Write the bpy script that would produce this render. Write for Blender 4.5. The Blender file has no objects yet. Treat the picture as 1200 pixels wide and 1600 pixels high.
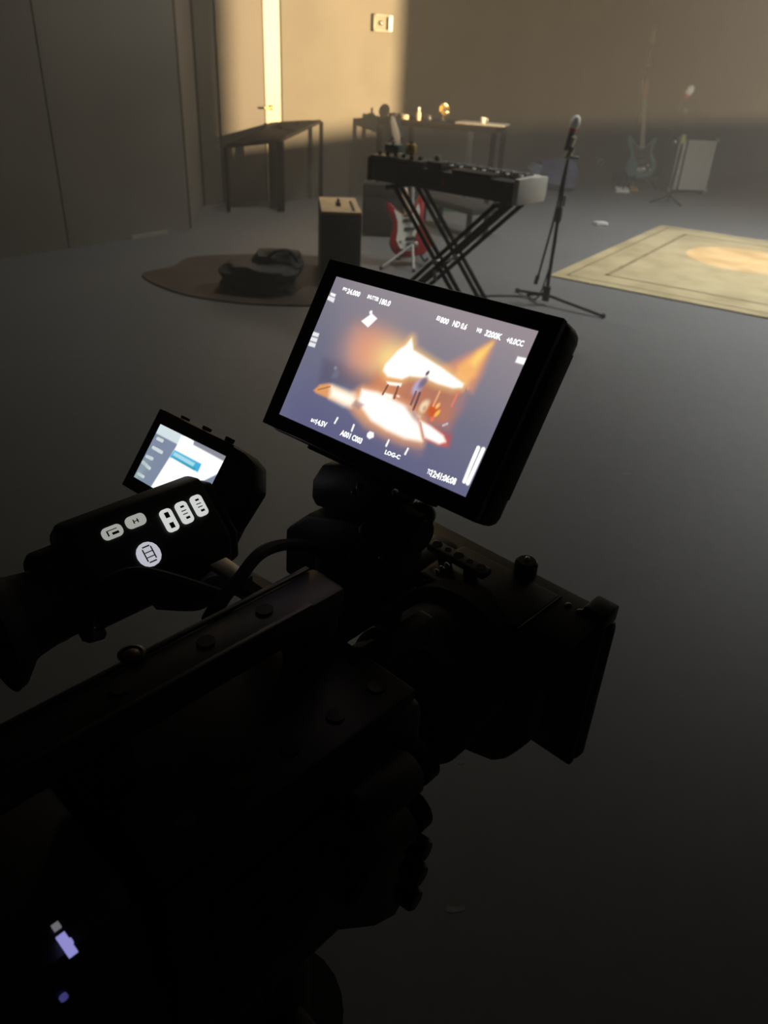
import bpy, bmesh, math, random
import numpy as np
from mathutils import Vector, Matrix, Quaternion
random.seed(7)
scene = bpy.context.scene
col = scene.collection
R_ = math.radians

# ------------------------------------------------------------------ camera
FPX, CX, CY, CAMH = 1200.0, 600.0, 800.0, 1.5
_nad = np.array([488 - CX, -(2800 - CY), -FPX]); _up = -_nad / np.linalg.norm(_nad)
_fw = np.array([0, 0, -1.0]); _fw = _fw - _up * _fw.dot(_up); _fw /= np.linalg.norm(_fw)
_rt = np.cross(_fw, _up)
RW = np.array([_rt, _fw, _up])                       # world = RW @ camera-space
CAM = np.array([0, 0, CAMH])
cam_data = bpy.data.cameras.new('camera'); cam = bpy.data.objects.new('camera', cam_data); col.objects.link(cam)
cam_data.sensor_fit = 'VERTICAL'; cam_data.sensor_height = 36.0; cam_data.sensor_width = 27.0
cam_data.lens = 36.0 * FPX / 1600.0
cam_data.clip_start = 0.02; cam_data.clip_end = 100
_m = Matrix([list(r) for r in RW]).to_4x4(); _m.translation = Vector(CAM)
cam.matrix_world = _m
cam_data.dof.use_dof = True; cam_data.dof.focus_distance = 0.52; cam_data.dof.aperture_fstop = 13.0
scene.camera = cam

# ------------------------------------------------------------------ world, look
w = bpy.data.worlds.new('studio_air'); scene.world = w; w.use_nodes = True
nt = w.node_tree; nt.nodes.clear()
wo = nt.nodes.new('ShaderNodeOutputWorld'); bg = nt.nodes.new('ShaderNodeBackground')
bg.inputs['Color'].default_value = (0, 0, 0, 1); bg.inputs['Strength'].default_value = 0
nt.links.new(bg.outputs[0], wo.inputs['Surface'])
HAZE = 0.0235
vs = nt.nodes.new('ShaderNodeVolumeScatter'); vs.inputs['Density'].default_value = HAZE
vs.inputs['Color'].default_value = (0.97, 0.95, 0.90, 1); vs.inputs['Anisotropy'].default_value = 0.25
nt.links.new(vs.outputs[0], wo.inputs['Volume'])
scene.view_settings.view_transform = 'Standard'; scene.view_settings.look = 'None'
scene.view_settings.gamma = 1.0; scene.view_settings.use_curve_mapping = False
scene.view_settings.exposure = 0.0
cy = scene.cycles
cy.use_denoising = True; cy.volume_bounces = 1; cy.max_bounces = 5; cy.diffuse_bounces = 3; cy.use_adaptive_sampling = True; cy.adaptive_threshold = 0.02
cy.sample_clamp_indirect = 3.0; cy.caustics_reflective = False; cy.caustics_refractive = False

# pixel measurements of the photograph -> points of the place
def ray(x, y):
    r = RW @ np.array([x - CX, -(y - CY), -FPX]); return r / np.linalg.norm(r)
def G(x, y, z=0.0):
    r = ray(x, y); return Vector(CAM + r * ((z - CAMH) / r[2]))
def AY(x, y, Y):
    r = ray(x, y); return Vector(CAM + r * (Y / r[1]))
WP, WD, WN = np.array([-2.1, 8.7, 0]), np.array([.8, .6, 0]), np.array([.6, -.8, 0])    # the long wall
def WALL(x, y, off=0.0):
    r = ray(x, y); return Vector(CAM + r * (((WP + WN * off) - CAM).dot(WN) / r.dot(WN)))
# frame of the camera rig: r = its right, f = where it looks, u = up
RIGO = np.array([0.002, 0.4255, 1.3373]); _a = R_(42)
RR = np.array([math.cos(_a), -math.sin(_a), 0]); RF = np.array([math.sin(_a), math.cos(_a), 0]); RU = np.array([0, 0, 1.0])
RM = np.array([RR, RF, RU])
def RW3(r, f, u): return Vector(RIGO + r * RR + f * RF + u * RU)
def HIT(x, y, ax, val):
    dd = RM @ ray(x, y); o = RM @ (CAM - RIGO); return o + dd * ((val - o[ax]) / dd[ax])
def HITP(x, y, p, n):
    p = np.array(p); n = np.array(n)
    dd = RM @ ray(x, y); o = RM @ (CAM - RIGO); return o + dd * ((p - o).dot(n) / dd.dot(n))

# ------------------------------------------------------------------ helpers
MATS = {}
def mat(name, c, rough=0.6, metal=0.0, var=0.15, scale=30.0, bump=0.0, emit=None, spec=0.5):
    if name in MATS: return MATS[name]
    m = bpy.data.materials.new(name); m.use_nodes = True; t = m.node_tree
    b = t.nodes['Principled BSDF']
    b.inputs['Roughness'].default_value = rough; b.inputs['Metallic'].default_value = metal
    b.inputs['Specular IOR Level'].default_value = spec
    tc = t.nodes.new('ShaderNodeTexCoord'); nz = t.nodes.new('ShaderNodeTexNoise')
    nz.inputs['Scale'].default_value = scale; nz.inputs['Detail'].default_value = 4
    t.links.new(tc.outputs['Object'], nz.inputs['Vector'])
    cr = t.nodes.new('ShaderNodeValToRGB')
    cr.color_ramp.elements[0].position = 0.3; cr.color_ramp.elements[1].position = 0.7
    cr.color_ramp.elements[0].color = (*[x * (1 - var) for x in c], 1)
    cr.color_ramp.elements[1].color = (*[min(1, x * (1 + var)) for x in c], 1)
    t.links.new(nz.outputs['Fac'], cr.inputs[0]); t.links.new(cr.outputs[0], b.inputs['Base Color'])
    if bump:
        bp = t.nodes.new('ShaderNodeBump'); bp.inputs['Strength'].default_value = bump; bp.inputs['Distance'].default_value = 0.01
        t.links.new(nz.outputs['Fac'], bp.inputs['Height']); t.links.new(bp.outputs[0], b.inputs['Normal'])
    if emit:
        b.inputs['Emission Color'].default_value = (*emit[:3], 1); b.inputs['Emission Strength'].default_value = emit[3]
    MATS[name] = m; return m
def lin(r, g, b): return tuple(((v / 255) / 12.92 if v / 255 <= .04045 else ((v / 255 + .055) / 1.055) ** 2.4) for v in (r, g, b))

class MB:
    """collects shapes of ONE part"""
    def __init__(s): s.bm = bmesh.new()
    def _add(s, t, M=None):
        if M is not None: bmesh.ops.transform(t, matrix=M, verts=t.verts)
        me = bpy.data.meshes.new('t'); t.to_mesh(me); t.free(); s.bm.from_mesh(me); bpy.data.meshes.remove(me); return s
    def box(s, lo, hi, bev=0.0, rot=None, seg=2):
        lo, hi = Vector(lo), Vector(hi); c = (lo + hi) / 2; d = hi - lo
        t = bmesh.new(); bmesh.ops.create_cube(t, size=1)
        bmesh.ops.scale(t, vec=d, verts=t.verts)
        if bev: bmesh.ops.bevel(t, geom=t.edges[:], offset=min(bev, min(d) * .49), segments=seg, affect='EDGES', profile=.5)
        M = Matrix.Translation(c)
        if rot is not None: M = M @ rot.to_4x4()
        return s._add(t, M)
    def cyl(s, p0, p1, r0, r1=None, seg=16, cap=True):
        p0, p1 = Vector(p0), Vector(p1); d = p1 - p0
        t = bmesh.new(); bmesh.ops.create_cone(t, cap_ends=cap, segments=seg, radius1=r0, radius2=r0 if r1 is None else r1, depth=d.length)
        q = Vector((0, 0, 1)).rotation_difference(d.normalized())
        return s._add(t, Matrix.Translation((p0 + p1) / 2) @ q.to_matrix().to_4x4())
    def ball(s, c, r, sc=(1, 1, 1), seg=14):
        t = bmesh.new(); bmesh.ops.create_uvsphere(t, u_segments=seg, v_segments=max(6, seg // 2 + 2), radius=r)
        return s._add(t, Matrix.Translation(Vector(c)) @ Matrix.Diagonal((*sc, 1)))
    def tube(s, pts, r, seg=8, smooth=6):
        P = [Vector(p) for p in pts]
        if smooth and len(P) > 2:
            Q = []
            for i in range(len(P) - 1):
                a = P[max(i - 1, 0)]; b = P[i]; c = P[i + 1]; e = P[min(i + 2, len(P) - 1)]
                for k in range(smooth):
                    u = k / smooth
                    Q.append(.5 * ((2 * b) + (c - a) * u + (2 * a - 5 * b + 4 * c - e) * u * u + (3 * b - a - 3 * c + e) * u ** 3))
            P = Q + [P[-1]]
        t = bmesh.new(); rings = []; n = Vector((0, 0, 1))
        for i, p in enumerate(P):
            d = (P[min(i + 1, len(P) - 1)] - P[max(i - 1, 0)]).normalized()
            x = d.cross(n)
            if x.length < .05: x = d.cross(Vector((1, 0, 0)))
            x.normalize(); y = d.cross(x)
            rr = r[min(i, len(r) - 1)] if isinstance(r, (list, tuple)) else r
            rings.append([t.verts.new(p + (x * math.cos(a) + y * math.sin(a)) * rr) for a in [2 * math.pi * k / seg for k in range(seg)]])
        for a, b in zip(rings, rings[1:]):
            for k in range(seg): t.faces.new((a[k], a[(k + 1) % seg], b[(k + 1) % seg], b[k]))
        t.faces.new(rings[0]); t.faces.new(rings[-1][::-1])
        bmesh.ops.recalc_face_normals(t, faces=t.faces[:])
        return s._add(t)
    def prism(s, poly, o, ax, ay, th, bev=0.0):
        """outline poly (2-D) on axes ax, ay at o, thickness th along ax x ay"""
        o, ax, ay = Vector(o), Vector(ax).normalized(), Vector(ay).normalized(); n = ax.cross(ay)
        t = bmesh.new(); A = [t.verts.new(o + ax * x + ay * y) for x, y in poly]; f = t.faces.new(A)
        r = bmesh.ops.extrude_face_region(t, geom=[f]); vs_ = [g for g in r['geom'] if isinstance(g, bmesh.types.BMVert)]
        bmesh.ops.translate(t, vec=n * th, verts=vs_)
        bmesh.ops.recalc_face_normals(t, faces=t.faces[:])
        if bev:
            es = [e for e in t.edges if len(e.link_faces) == 2 and e.calc_face_angle(0) > .5]
            bmesh.ops.bevel(t, geom=es, offset=bev, segments=2, affect='EDGES', profile=.5)
        return s._add(t)
    def lathe(s, prof, p0, axis, seg=24):
        """profile [(radius, along)]"""
        p0, ax = Vector(p0), Vector(axis).normalized()
        q = Vector((0, 0, 1)).rotation_difference(ax).to_matrix()
        t = bmesh.new(); rings = []
        for r, h in prof:
            rings.append([t.verts.new(p0 + q @ Vector((r * math.cos(2 * math.pi * k / seg), r * math.sin(2 * math.pi * k / seg), h))) for k in range(seg)])
        for a, b in zip(rings, rings[1:]):
            for k in range(seg): t.faces.new((a[k], a[(k + 1) % seg], b[(k + 1) % seg], b[k]))
        t.faces.new(rings[0][::-1]); t.faces.new(rings[-1])
        bmesh.ops.recalc_face_normals(t, faces=t.faces[:])
        return s._add(t)
    def quad(s, pts):
        t = bmesh.new(); t.faces.new([t.verts.new(Vector(p)) for p in pts]); return s._add(t)
    def build(s, name, m, parent=None, shift=(0, 0, 0), smooth=True):
        sh = Vector(shift)
        if sh.length: bmesh.ops.translate(s.bm, vec=-sh, verts=s.bm.verts)
        me = bpy.data.meshes.new(name); s.bm.to_mesh(me); s.bm.free()
        if smooth:
            for p in me.polygons: p.use_smooth = True
            try: me.set_sharp_from_angle(angle=R_(35))
            except Exception: pass
        me.materials.append(m)
        o = bpy.data.objects.new(name, me); col.objects.link(o)
        if parent is not None: o.parent = parent
        return o
def tag(o, label=None, cat=None, group=None, kind=None):
    if label: o['label'] = label
    if cat: o['category'] = cat
    if group: o['group'] = group
    if kind: o['kind'] = kind
    return o
class Thing:
    """an Empty at the thing's base; geometry is given in the frame's own coordinates and shifted to it"""
    def __init__(s, name, label, cat, base, rig=False, group=None, M=None):
        s.e = bpy.data.objects.new(name, None); s.e.empty_display_size = .05; col.objects.link(s.e); s.base = Vector(base)
        if M is not None: s.e.matrix_world = M
        elif rig: s.e.location = RW3(*base); s.e.rotation_euler = (0, 0, -_a)
        else: s.e.location = base
        if M is not None: s.base = Vector((0, 0, 0))
        tag(s.e, label, cat, group)
    def part(s, mb, name, m, parent=None, label=None):
        o = mb.build(name, m, parent or s.e, s.base)
        if label: o['label'] = label
        return o

# materials
BLK = mat('black_anodised', (.012, .012, .012), .42, 0, .2, 90)
BLKR = mat('black_rubber', (.010, .010, .010), .8, 0, .25, 60, .1)
BLKP = mat('black_plastic', (.014, .014, .014), .5, 0, .15, 40)
GUN = mat('dark_gunmetal', (.06, .06, .058), .35, .6, .15, 60)
STEEL = mat('worn_steel', (.32, .32, .31), .35, .8, .15, 50)
CHROME = mat('chrome', (.75, .75, .73), .18, 1, .05, 20)
WHITEP = mat('white_plastic', (.72, .70, .64), .45, 0, .05, 20)
IVORY = mat('ivory_keys', (.78, .76, .70), .35, 0, .04, 20)
DKWOOD = mat('dark_table_top', (.012, .011, .010), .9, 0, .3, 12, spec=.15)
DKMET = mat('black_powdercoat', (.009, .008, .008), .85, 0, .2, 40, spec=.15)
TAN = mat('tan_plywood', (.42, .30, .16), .6, 0, .2, 14)
CARPET = mat('black_carpet_covering', (.010, .009, .008), .95, 0, .3, 120, .3)

# ------------------------------------------------------------------ the setting
def floor_material():
    m = bpy.data.materials.new('painted_concrete_floor'); m.use_nodes = True; t = m.node_tree; b = t.nodes['Principled BSDF']
    tc = t.nodes.new('ShaderNodeTexCoord')
    n1 = t.nodes.new('ShaderNodeTexNoise'); n1.inputs['Scale'].default_value = .9; n1.inputs['Detail'].default_value = 5
    n2 = t.nodes.new('ShaderNodeTexNoise'); n2.inputs['Scale'].default_value = 14; n2.inputs['Detail'].default_value = 6
    for n in (n1, n2): t.links.new(tc.outputs['Object'], n.inputs['Vector'])
    mx = t.nodes.new('ShaderNodeMath'); mx.operation = 'ADD'
    t.links.new(n1.outputs['Fac'], mx.inputs[0]); t.links.new(n2.outputs['Fac'], mx.inputs[1])
    cr = t.nodes.new('ShaderNodeValToRGB')
    cr.color_ramp.elements[0].position = .35; cr.color_ramp.elements[1].position = .72
    cr.color_ramp.elements[0].color = (.105, .108, .112, 1); cr.color_ramp.elements[1].color = (.135, .137, .140, 1)
    hf = t.nodes.new('ShaderNodeMath'); hf.operation = 'MULTIPLY'; hf.inputs[1].default_value = .5
    t.links.new(mx.outputs[0], hf.inputs[0]); t.links.new(hf.outputs[0], cr.inputs[0])
    t.links.new(cr.outputs[0], b.inputs['Base Color'])
    b.inputs['Roughness'].default_value = .55; b.inputs['Specular IOR Level'].default_value = .35
    return m
FLOORM = floor_material()
WALLM = mat('dark_painted_wall', (.130, .118, .095), .8, 0, .1, 1.5)
FLATM = mat('grey_scenery_flat', (.20, .193, .172), .85, 0, .12, 1.2)
CEILM = mat('black_ceiling', (.02, .02, .02), .9, 0, .1, 2)
TOP = 5.2
def struct(name, mb, m, label=None):
    o = mb.build(name, m); tag(o, label, None, None, 'structure'); return o
struct('floor', MB().box((-10, -5, -.1), (14, 22, 0)), FLOORM, 'dark grey painted concrete studio floor')
struct('ceiling', MB().box((-10, -5, TOP), (14, 22, TOP + .1)), CEILM, 'black studio ceiling')
# long wall, lit by the shuttered lamp
w0 = Vector(WP); w1 = Vector(WP + WD * 17.3); wn = Vector(WN)
def slab(a, b, n, th, z0, z1):
    a, b, n = Vector(a), Vector(b), Vector(n)
    L = (b - a).length; d = (b - a).normalized()
    return MB().prism([(0, z0), (L, z0), (L, z1), (0, z1)], a - n * th if d.cross(Vector((0, 0, 1))).dot(n) > 0 else a, d, (0, 0, 1), th)
struct('wall_back', slab(w0, w1, wn, .1, 0, TOP), WALLM, 'long studio wall behind the tables, lit warm at its left')
fa = Vector((-1.93, 7.35, 0)); fd = Vector((-.62, -.785, 0)).normalized(); fn = Vector((.785, -.62, 0))
wl = bpy.data.objects.new('wall_left', None); col.objects.link(wl); tag(wl, 'tall grey scenery flats standing along the left', None, None, 'structure')
wl.location = fa
# flats: upright panels set side by side with recessed joints
for k in range(10):
    a = fa + fd * (k * 1.22 + .0); b = fa + fd * (k * 1.22 + 1.205)
    off = (.0, .006, -.003, .004)[k % 4]
    p = slab(a + fn * off, b + fn * off, fn, .06, 0, TOP).build('panel', FLATM, wl, fa)
p = slab(fa - fn * .05, fa + fd * 12.2 - fn * .05, fn, .05, 0, TOP).build('backing', CEILM, wl, fa)
# return between the flats and the long wall
ra, rb = Vector((-1.98, 7.42, 0)), Vector((-2.1, 8.7, 0))
struct('wall_return', slab(ra, rb, Vector((.99, .09, 0)), .08, 0, TOP), FLATM, 'narrow return between the flats and the lit wall')
struct('trim_1', slab(rb + Vector((.012, -.16, 0)), rb + Vector((.012, -.02, 0)), Vector((.99, .09, 0)), .05, 0, TOP), mat('dark_trim', (.014, .014, .013), .8), 'dark upright trim at the corner of the return')
struct('trim_2', slab(ra + Vector((.03, -.02, 0)), ra + Vector((.035, .06, 0)), Vector((.99, .09, 0)), .05, 0, TOP), mat('dark_trim', (.014, .014, .013), .8), 'dark upright edge strip at the end of the flats')
struct('wall_right', MB().box((12, -5, 0), (12.1, 22, TOP)), CEILM, 'black drape wall far right')
struct('wall_rear', MB().box((-10, -5, 0), (14, -4.9, TOP)), CEILM, 'black wall behind the viewer')
# pale foot batten under the flats
_b0, _b1 = G(206, 374), G(263, 366)
struct('baseboard_left', slab(Vector((_b0.x, _b0.y, 0)), Vector((_b1.x, _b1.y, 0)), fn, .04, 0, .03), mat('pale_batten', (.34, .33, .29), .6), 'pale batten on the floor along the flats')
# upright white door post and the door beside it
DOORW = mat('white_gloss_paint', (.33, .285, .19), .45, 0, .04, 6)
pa, pb = WALL(411, 100), WALL(435, 100)
pa.z = pb.z = 0
struct('trim_3', slab(pa + wn * .035, pb + wn * .035, wn, .035, 0, TOP), DOORW, 'bright white door post in the warm light')
struct('trim_4', slab(pb + wn * .004, pb + Vector(WD) * .04 + wn * .004, wn, .004, 0, TOP), mat('dark_gap', (.02, .018, .015), .8), 'dark gap beside the white door post')
dr = bpy.data.objects.new('door_1', None); col.objects.link(dr); tag(dr, 'flush door in the warm light left of the white post', None, None, 'structure')
d0 = WALL(338, 100); d0.z = 0; dr.location = d0
slab(d0 + wn * .03, pa - Vector(WD) * .01 + wn * .03, wn, .03, 0, 2.6).build('leaf', mat('door_paint', (.070, .058, .045), .6, 0, .06, 3), dr, d0)
hp = WALL(424, 168, .055)
MB().cyl(hp - wn * .02, hp + wn * .05, .012).cyl(hp + wn * .05, hp + wn * .05 - Vector(WD) * .11, .010).ball(hp, .024).build('door_handle', mat('brass_handle', (.35, .26, .12), .35, .8), dr, d0)
# switch / thermostat plate on the lit wall
c0, c1 = WALL(581, 21), WALL(609, 51)
sc_ = (c0 + c1) / 2; X_ = Vector(WD); Z_ = Vector((0, 0, 1))
hw = (c1 - c0).dot(X_) / 2; hh = abs(c1.z - c0.z) / 2
tp = Thing('thermostat', 'small white framed wall control high on the warm lit wall', 'wall control', sc_)
fr = MB()
for (x0, x1, z0, z1) in ((-hw, -hw * .72, -hh, hh), (hw * .55, hw, -hh, hh), (-hw, hw, hh * .72, hh), (-hw, hw, -hh, -hh * .72)):
    fr.prism([(x0, z0), (x1, z0), (x1, z1), (x0, z1)], sc_ + wn * .045, X_, Z_, -.045 if X_.cross(Z_).dot(wn) > 0 else .045, .003)
tp.part(fr, 'frame', mat('beige_shaded_frame', (.20, .175, .13), .5))  # beige carries the shading of the frame in its colour
tp.part(MB().prism([(hw * .58, -hh * .9), (hw * .95, -hh * .9), (hw * .95, hh * .9), (hw * .58, hh * .9)], sc_ + wn * .048, X_, Z_, .006 * (1 if X_.cross(Z_).dot(wn) > 0 else -1), .002), 'lit_bar', WHITEP)  # white bar paints the bright lit right band of the frame
tp.part(MB().prism([(-hw * .95, -hh * .95), (hw * .95, -hh * .95), (hw * .95, hh * .95), (-hw * .95, hh * .95)], sc_ + wn * .001, X_, Z_, .012 * (1 if X_.cross(Z_).dot(wn) > 0 else -1)), 'back_plate', mat('olive_plate', (.14, .125, .085), .5))
tp.part(MB().ball(sc_ + wn * .03 - X_ * hw * .15, .024), 'dial', CHROME)

# ------------------------------------------------------------------ lamps of the stage
def spot(name, loc, aim, power, color, size, blend, radius):
    ld = bpy.data.lights.new(name, 'SPOT'); ld.energy = power; ld.color = color
    ld.spot_size = R_(size); ld.spot_blend = blend; ld.shadow_soft_size = radius
    o = bpy.data.objects.new(name, ld); col.objects.link(o); o.location = loc
    o.rotation_euler = (Vector(aim) - Vector(loc)).to_track_quat('-Z', 'Y').to_euler()
    return o
# shuttered profile lamp on a stand, off to the right: its four blades cut the rectangle on the wall
LP = Vector((6.4, 4.8, 1.62))
cor = [WALL(356, 226), WALL(619, 192), WALL(627, -60), WALL(349, -60)]
cor[2] = Vector((cor[2].x, cor[2].y, 4.2)); cor[3] = Vector((cor[3].x, cor[3].y, 4.2))
cen = sum(cor, Vector()) / 4
ax = (cen - LP).normalized()
pl = Thing('profile_spotlight', 'black profile spotlight on a stand, shutters cutting a rectangle of light', 'stage light', (LP.x, LP.y, 0))
pc = LP + ax * .35
hole = []
for q in cor:
    dd = (q - LP).normalized(); hole.append(LP + dd * (.35 / dd.dot(ax)))
for i in range(4):
    a, b = hole[i], hole[(i + 1) % 4]
    e = (b - a).normalized(); out = e.cross(ax).normalized()
    if out.dot((a + b) / 2 - sum(hole, Vector()) / 4) < 0: out = -out
    sh = ax * (.002 * i)
    pl.part(MB().quad([a - e * .5 + sh, b + e * .5 + sh, b + e * .5 + out * .5 + sh, a - e * .5 + out * .5 + sh]), 'shutter_blade', CEILM)
pl.part(MB().cyl(LP - ax * .35, LP - ax * .03, .10, .10, 20), 'housing', BLKP)
pl.part(MB().cyl((LP.x, LP.y, .0), (LP.x, LP.y, LP.z - .1), .018).cyl((LP.x - .4, LP.y, .01), (LP.x, LP.y, .4), .012).cyl((LP.x + .3, LP.y + .3, .01), (LP.x, LP.y, .4), .012).cyl((LP.x + .3, LP.y - .3, .01), (LP.x, LP.y, .4), .012), 'stand', DKMET)
spot('profile_lamp', LP, cen, 20500, (1.0, .70, .36), 75, .1, .006)
# overhead lamps on the stage, plus an added fill
def ceiling_lamp(name, label, loc, aim, power, color, size, blend, radius):
    t = Thing(name, label, 'stage light', loc)
    v = (Vector(aim) - Vector(loc)).normalized(); l = Vector(loc)
    t.part(MB().cyl(l - v * .35, l - v * .02, .09, .13, 20), 'housing', BLKP)
    t.part(MB().cyl(l - v * .2, (l.x, l.y, TOP), .012), 'hanger', DKMET)
    spot(name + '_lamp', loc, aim, power, color, size, blend, radius)
RUGSPOT = G(1166, 408)
ceiling_lamp('narrow_spotlight', 'narrow warm spotlight hung above the rug', (RUGSPOT.x + .4, RUGSPOT.y + .1, 4.7), RUGSPOT, 1000, (1.0, .48, .10), 13.0, .06, .01)
ceiling_lamp('wide_floodlight', 'wide soft floodlight hung over the stage', (4.4, 6.75, 4.7), (3.95, 6.7, 0), 1900, (.97, .98, .95), 111, 1.0, .35)
ceiling_lamp('added_fill', 'added soft fill light hung over the keyboard and tables', (-.4, 7.0, 4.8), (-.7, 7.0, 0), 300, (1.0, .95, .84), 135, 1.0, .3)  # unseen source added to brighten the left side and tables

# ------------------------------------------------------------------ rugs
def rug_material():
    m = bpy.data.materials.new('worn_oriental_rug'); m.use_nodes = True; t = m.node_tree; b = t.nodes['Principled BSDF']
    tc = t.nodes.new('ShaderNodeTexCoord'); nz = t.nodes.new('ShaderNodeTexNoise'); nz.inputs['Scale'].default_value = 2.6; nz.inputs['Detail'].default_value = 7
    n2 = t.nodes.new('ShaderNodeTexVoronoi'); n2.inputs['Scale'].default_value = 5
    t.links.new(tc.outputs['Object'], nz.inputs['Vector']); t.links.new(tc.outputs['Object'], n2.inputs['Vector'])
    cr = t.nodes.new('ShaderNodeValToRGB'); e = cr.color_ramp.elements
    e[0].position = .32; e[0].color = (.28, .225, .115, 1); e[1].position = .68; e[1].color = (.44, .37, .215, 1)
    ad = t.nodes.new('ShaderNodeMath'); ad.operation = 'MULTIPLY_ADD'; ad.inputs[1].default_value = .15
    t.links.new(n2.outputs['Distance'], ad.inputs[0]); t.links.new(nz.outputs['Fac'], ad.inputs[2])
    t.links.new(ad.outputs[0], cr.inputs[0]); t.links.new(cr.outputs[0], b.inputs['Base Color'])
    b.inputs['Roughness'].default_value = .95
    return m
RUGM = rug_material()
rl, rt_, rb_ = G(858, 432), G(1033, 353), G(1200, 507)
ru = (rt_ - rl); rv = (rb_ - rl).normalized(); rv = (rv - ru.normalized() * rv.dot(ru.normalized())).normalized()
rlen, rwid = ru.length, 2.6
rn = ru.normalized()
rg = Thing('area_rug', 'large worn yellow-beige rug with a warm pool of light on it', 'rug', rl)
pile = MB().prism([(0, 0), (rlen, 0), (rlen, -rwid), (0, -rwid)] if rn.cross(rv).z < 0 else [(0, 0), (rlen, 0), (rlen, rwid), (0, rwid)], rl, rn, Vector((0, 0, 1)).cross(rn), .012, .003)
rg.part(pile, 'pile', RUGM)
BR = mat('rug_border_band', (.22, .17, .09), .95, 0, .3, 6)
for (o0, wd_) in ((.34, .035), (.10, .02)):
    bd = MB()
    for (x0, x1, y0, y1) in ((o0, rlen - o0, o0, o0 + wd_), (o0, rlen - o0, rwid - o0 - wd_, rwid - o0), (o0, o0 + wd_, o0, rwid - o0), (rlen - o0 - wd_, rlen - o0, o0, rwid - o0)):
        q = [rl + rn * x + rv * y + Vector((0, 0, .0135)) for x, y in ((x0, y0), (x1, y0), (x1, y1), (x0, y1))]
        bd.quad(q)
    rg.part(bd, 'border_band', BR)
# brown mat on the left with the bag on it
def ground_poly(name, px, m, label, cat, th=.01):
    P0 = [G(*p) for p in px]; P = []; n = len(P0)
    for i in range(n):
        a, b, c, e = P0[i - 1], P0[i], P0[(i + 1) % n], P0[(i + 2) % n]
        for k in range(5):
            u = k / 5; P.append(.5 * ((2 * b) + (c - a) * u + (2 * a - 5 * b + 4 * c - e) * u * u + (3 * b - a - 3 * c + e) * u ** 3))
    t = Thing(name, label, cat, P[0])
    t.part(MB().prism([(p.x, p.y) for p in P], (0, 0, .001), (1, 0, 0), (0, 1, 0), th), 'pile', m); return t
ground_poly('brown_mat', [(222, 432), (290, 462), (420, 478), (540, 470), (560, 415), (460, 400), (310, 402), (270, 418)], mat('brown_mat', (.050, .036, .024), .95, 0, .3, 3), 'dark brown mat on the floor under the black bag', 'mat')

# ------------------------------------------------------------------ soft black bag
def lump(mb, c, sx, sy, sz, seed, n=18):
    rnd = random.Random(seed); t = bmesh.new(); bmesh.ops.create_icosphere(t, subdivisions=3, radius=1)
    ph = [rnd.uniform(0, 6) for _ in range(6)]
    for v in t.verts:
        p = v.co.copy(); k = 1 + .10 * math.sin(5 * p.x + ph[0]) * math.cos(4 * p.y + ph[1]) + .07 * math.sin(9 * p.z + ph[2] + 4 * p.x)
        e = .62
        q = Vector([math.copysign(abs(a) ** e, a) for a in p]) * k
        v.co = Vector((q.x * sx, q.y * sy, max(q.z, -.9) * sz))
    return mb._add(t, Matrix.Translation(Vector(c)))
bc = G(405, 462); bc.z = 0
bag = Thing('soft_bag', 'slumped black fabric bag lying on the brown mat', 'bag', bc)
BAGM = mat('black_nylon', (.012, .012, .011), .7, 0, .3, 20, .3)
b_ = MB(); lump(b_, bc + Vector((-.02, .12, .10)), .27, .17, .105, 3); bag.part(b_, 'body', BAGM)
b_ = MB(); lump(b_, bc + Vector((.10, .22, .17)), .17, .11, .10, 5); bag.part(b_, 'top_pouch', BAGM)
bag.part(MB().tube([bc + Vector(v) for v in ((.02, .12, .2), (.10, .10, .28), (.2, .14, .28), (.25, .2, .18))], .012), 'strap', BLKR)
bag.part(MB().box(bc + Vector((.17, .03, .14)), bc + Vector((.24, .05, .16)), .004), 'buckle', mat('grey_webbing', (.16, .16, .15), .5))

# ------------------------------------------------------------------ cabinet with tan top
ca, cb = G(502, 331, .52), G(566, 333, .52)
cdv = (cb - ca).normalized(); cpv = Vector((-cdv.y, cdv.x, 0)); cw = (cb - ca).length
cbx = Thing('speaker_cabinet', 'tall black cabinet with a tan wooden top and black handle', 'speaker', (ca.x, ca.y, 0))
Q3 = Matrix((cdv, cpv, Vector((0, 0, 1)))).transposed()
def obox(base, x, y, z, d=.0, rot=Q3):
    b0 = Vector(base); c = b0 + rot @ Vector(((x[0] + x[1]) / 2, (y[0] + y[1]) / 2, (z[0] + z[1]) / 2)); h = Vector(((x[1] - x[0]) / 2, (y[1] - y[0]) / 2, (z[1] - z[0]) / 2))
    return (c - h, c + h, d, rot)
cb0 = Vector((ca.x, ca.y, 0)); CDp = .62
cbx.part(MB().box(*obox(cb0, (0, cw), (0, CDp), (.0, .505), .012)), 'body', CARPET)
cbx.part(MB().box(*obox(cb0, (.003, cw - .003), (.003, CDp - .003), (.505, .523), .004)), 'top_panel', TAN)
cbx.part(MB().box(*obox(cb0, (.02, cw - .02), (-.008, 0), (.04, .47), .004)), 'grille', mat('black_grille_cloth', (.007, .007, .007), .95))
cbx.part(MB().box(*obox(cb0, (cw * .40, cw * .52), (.22, .30), (.523, .545), .004)).box(*obox(cb0, (cw * .43, cw * .49), (.25, .27), (.545, .57), .004)), 'handle', BLKR)
cbx.part(MB().box(*obox(cb0, (cw * .78, cw * .84), (.05, .42), (.523, .531), .002)), 'edge_strap', BLKR)

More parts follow.
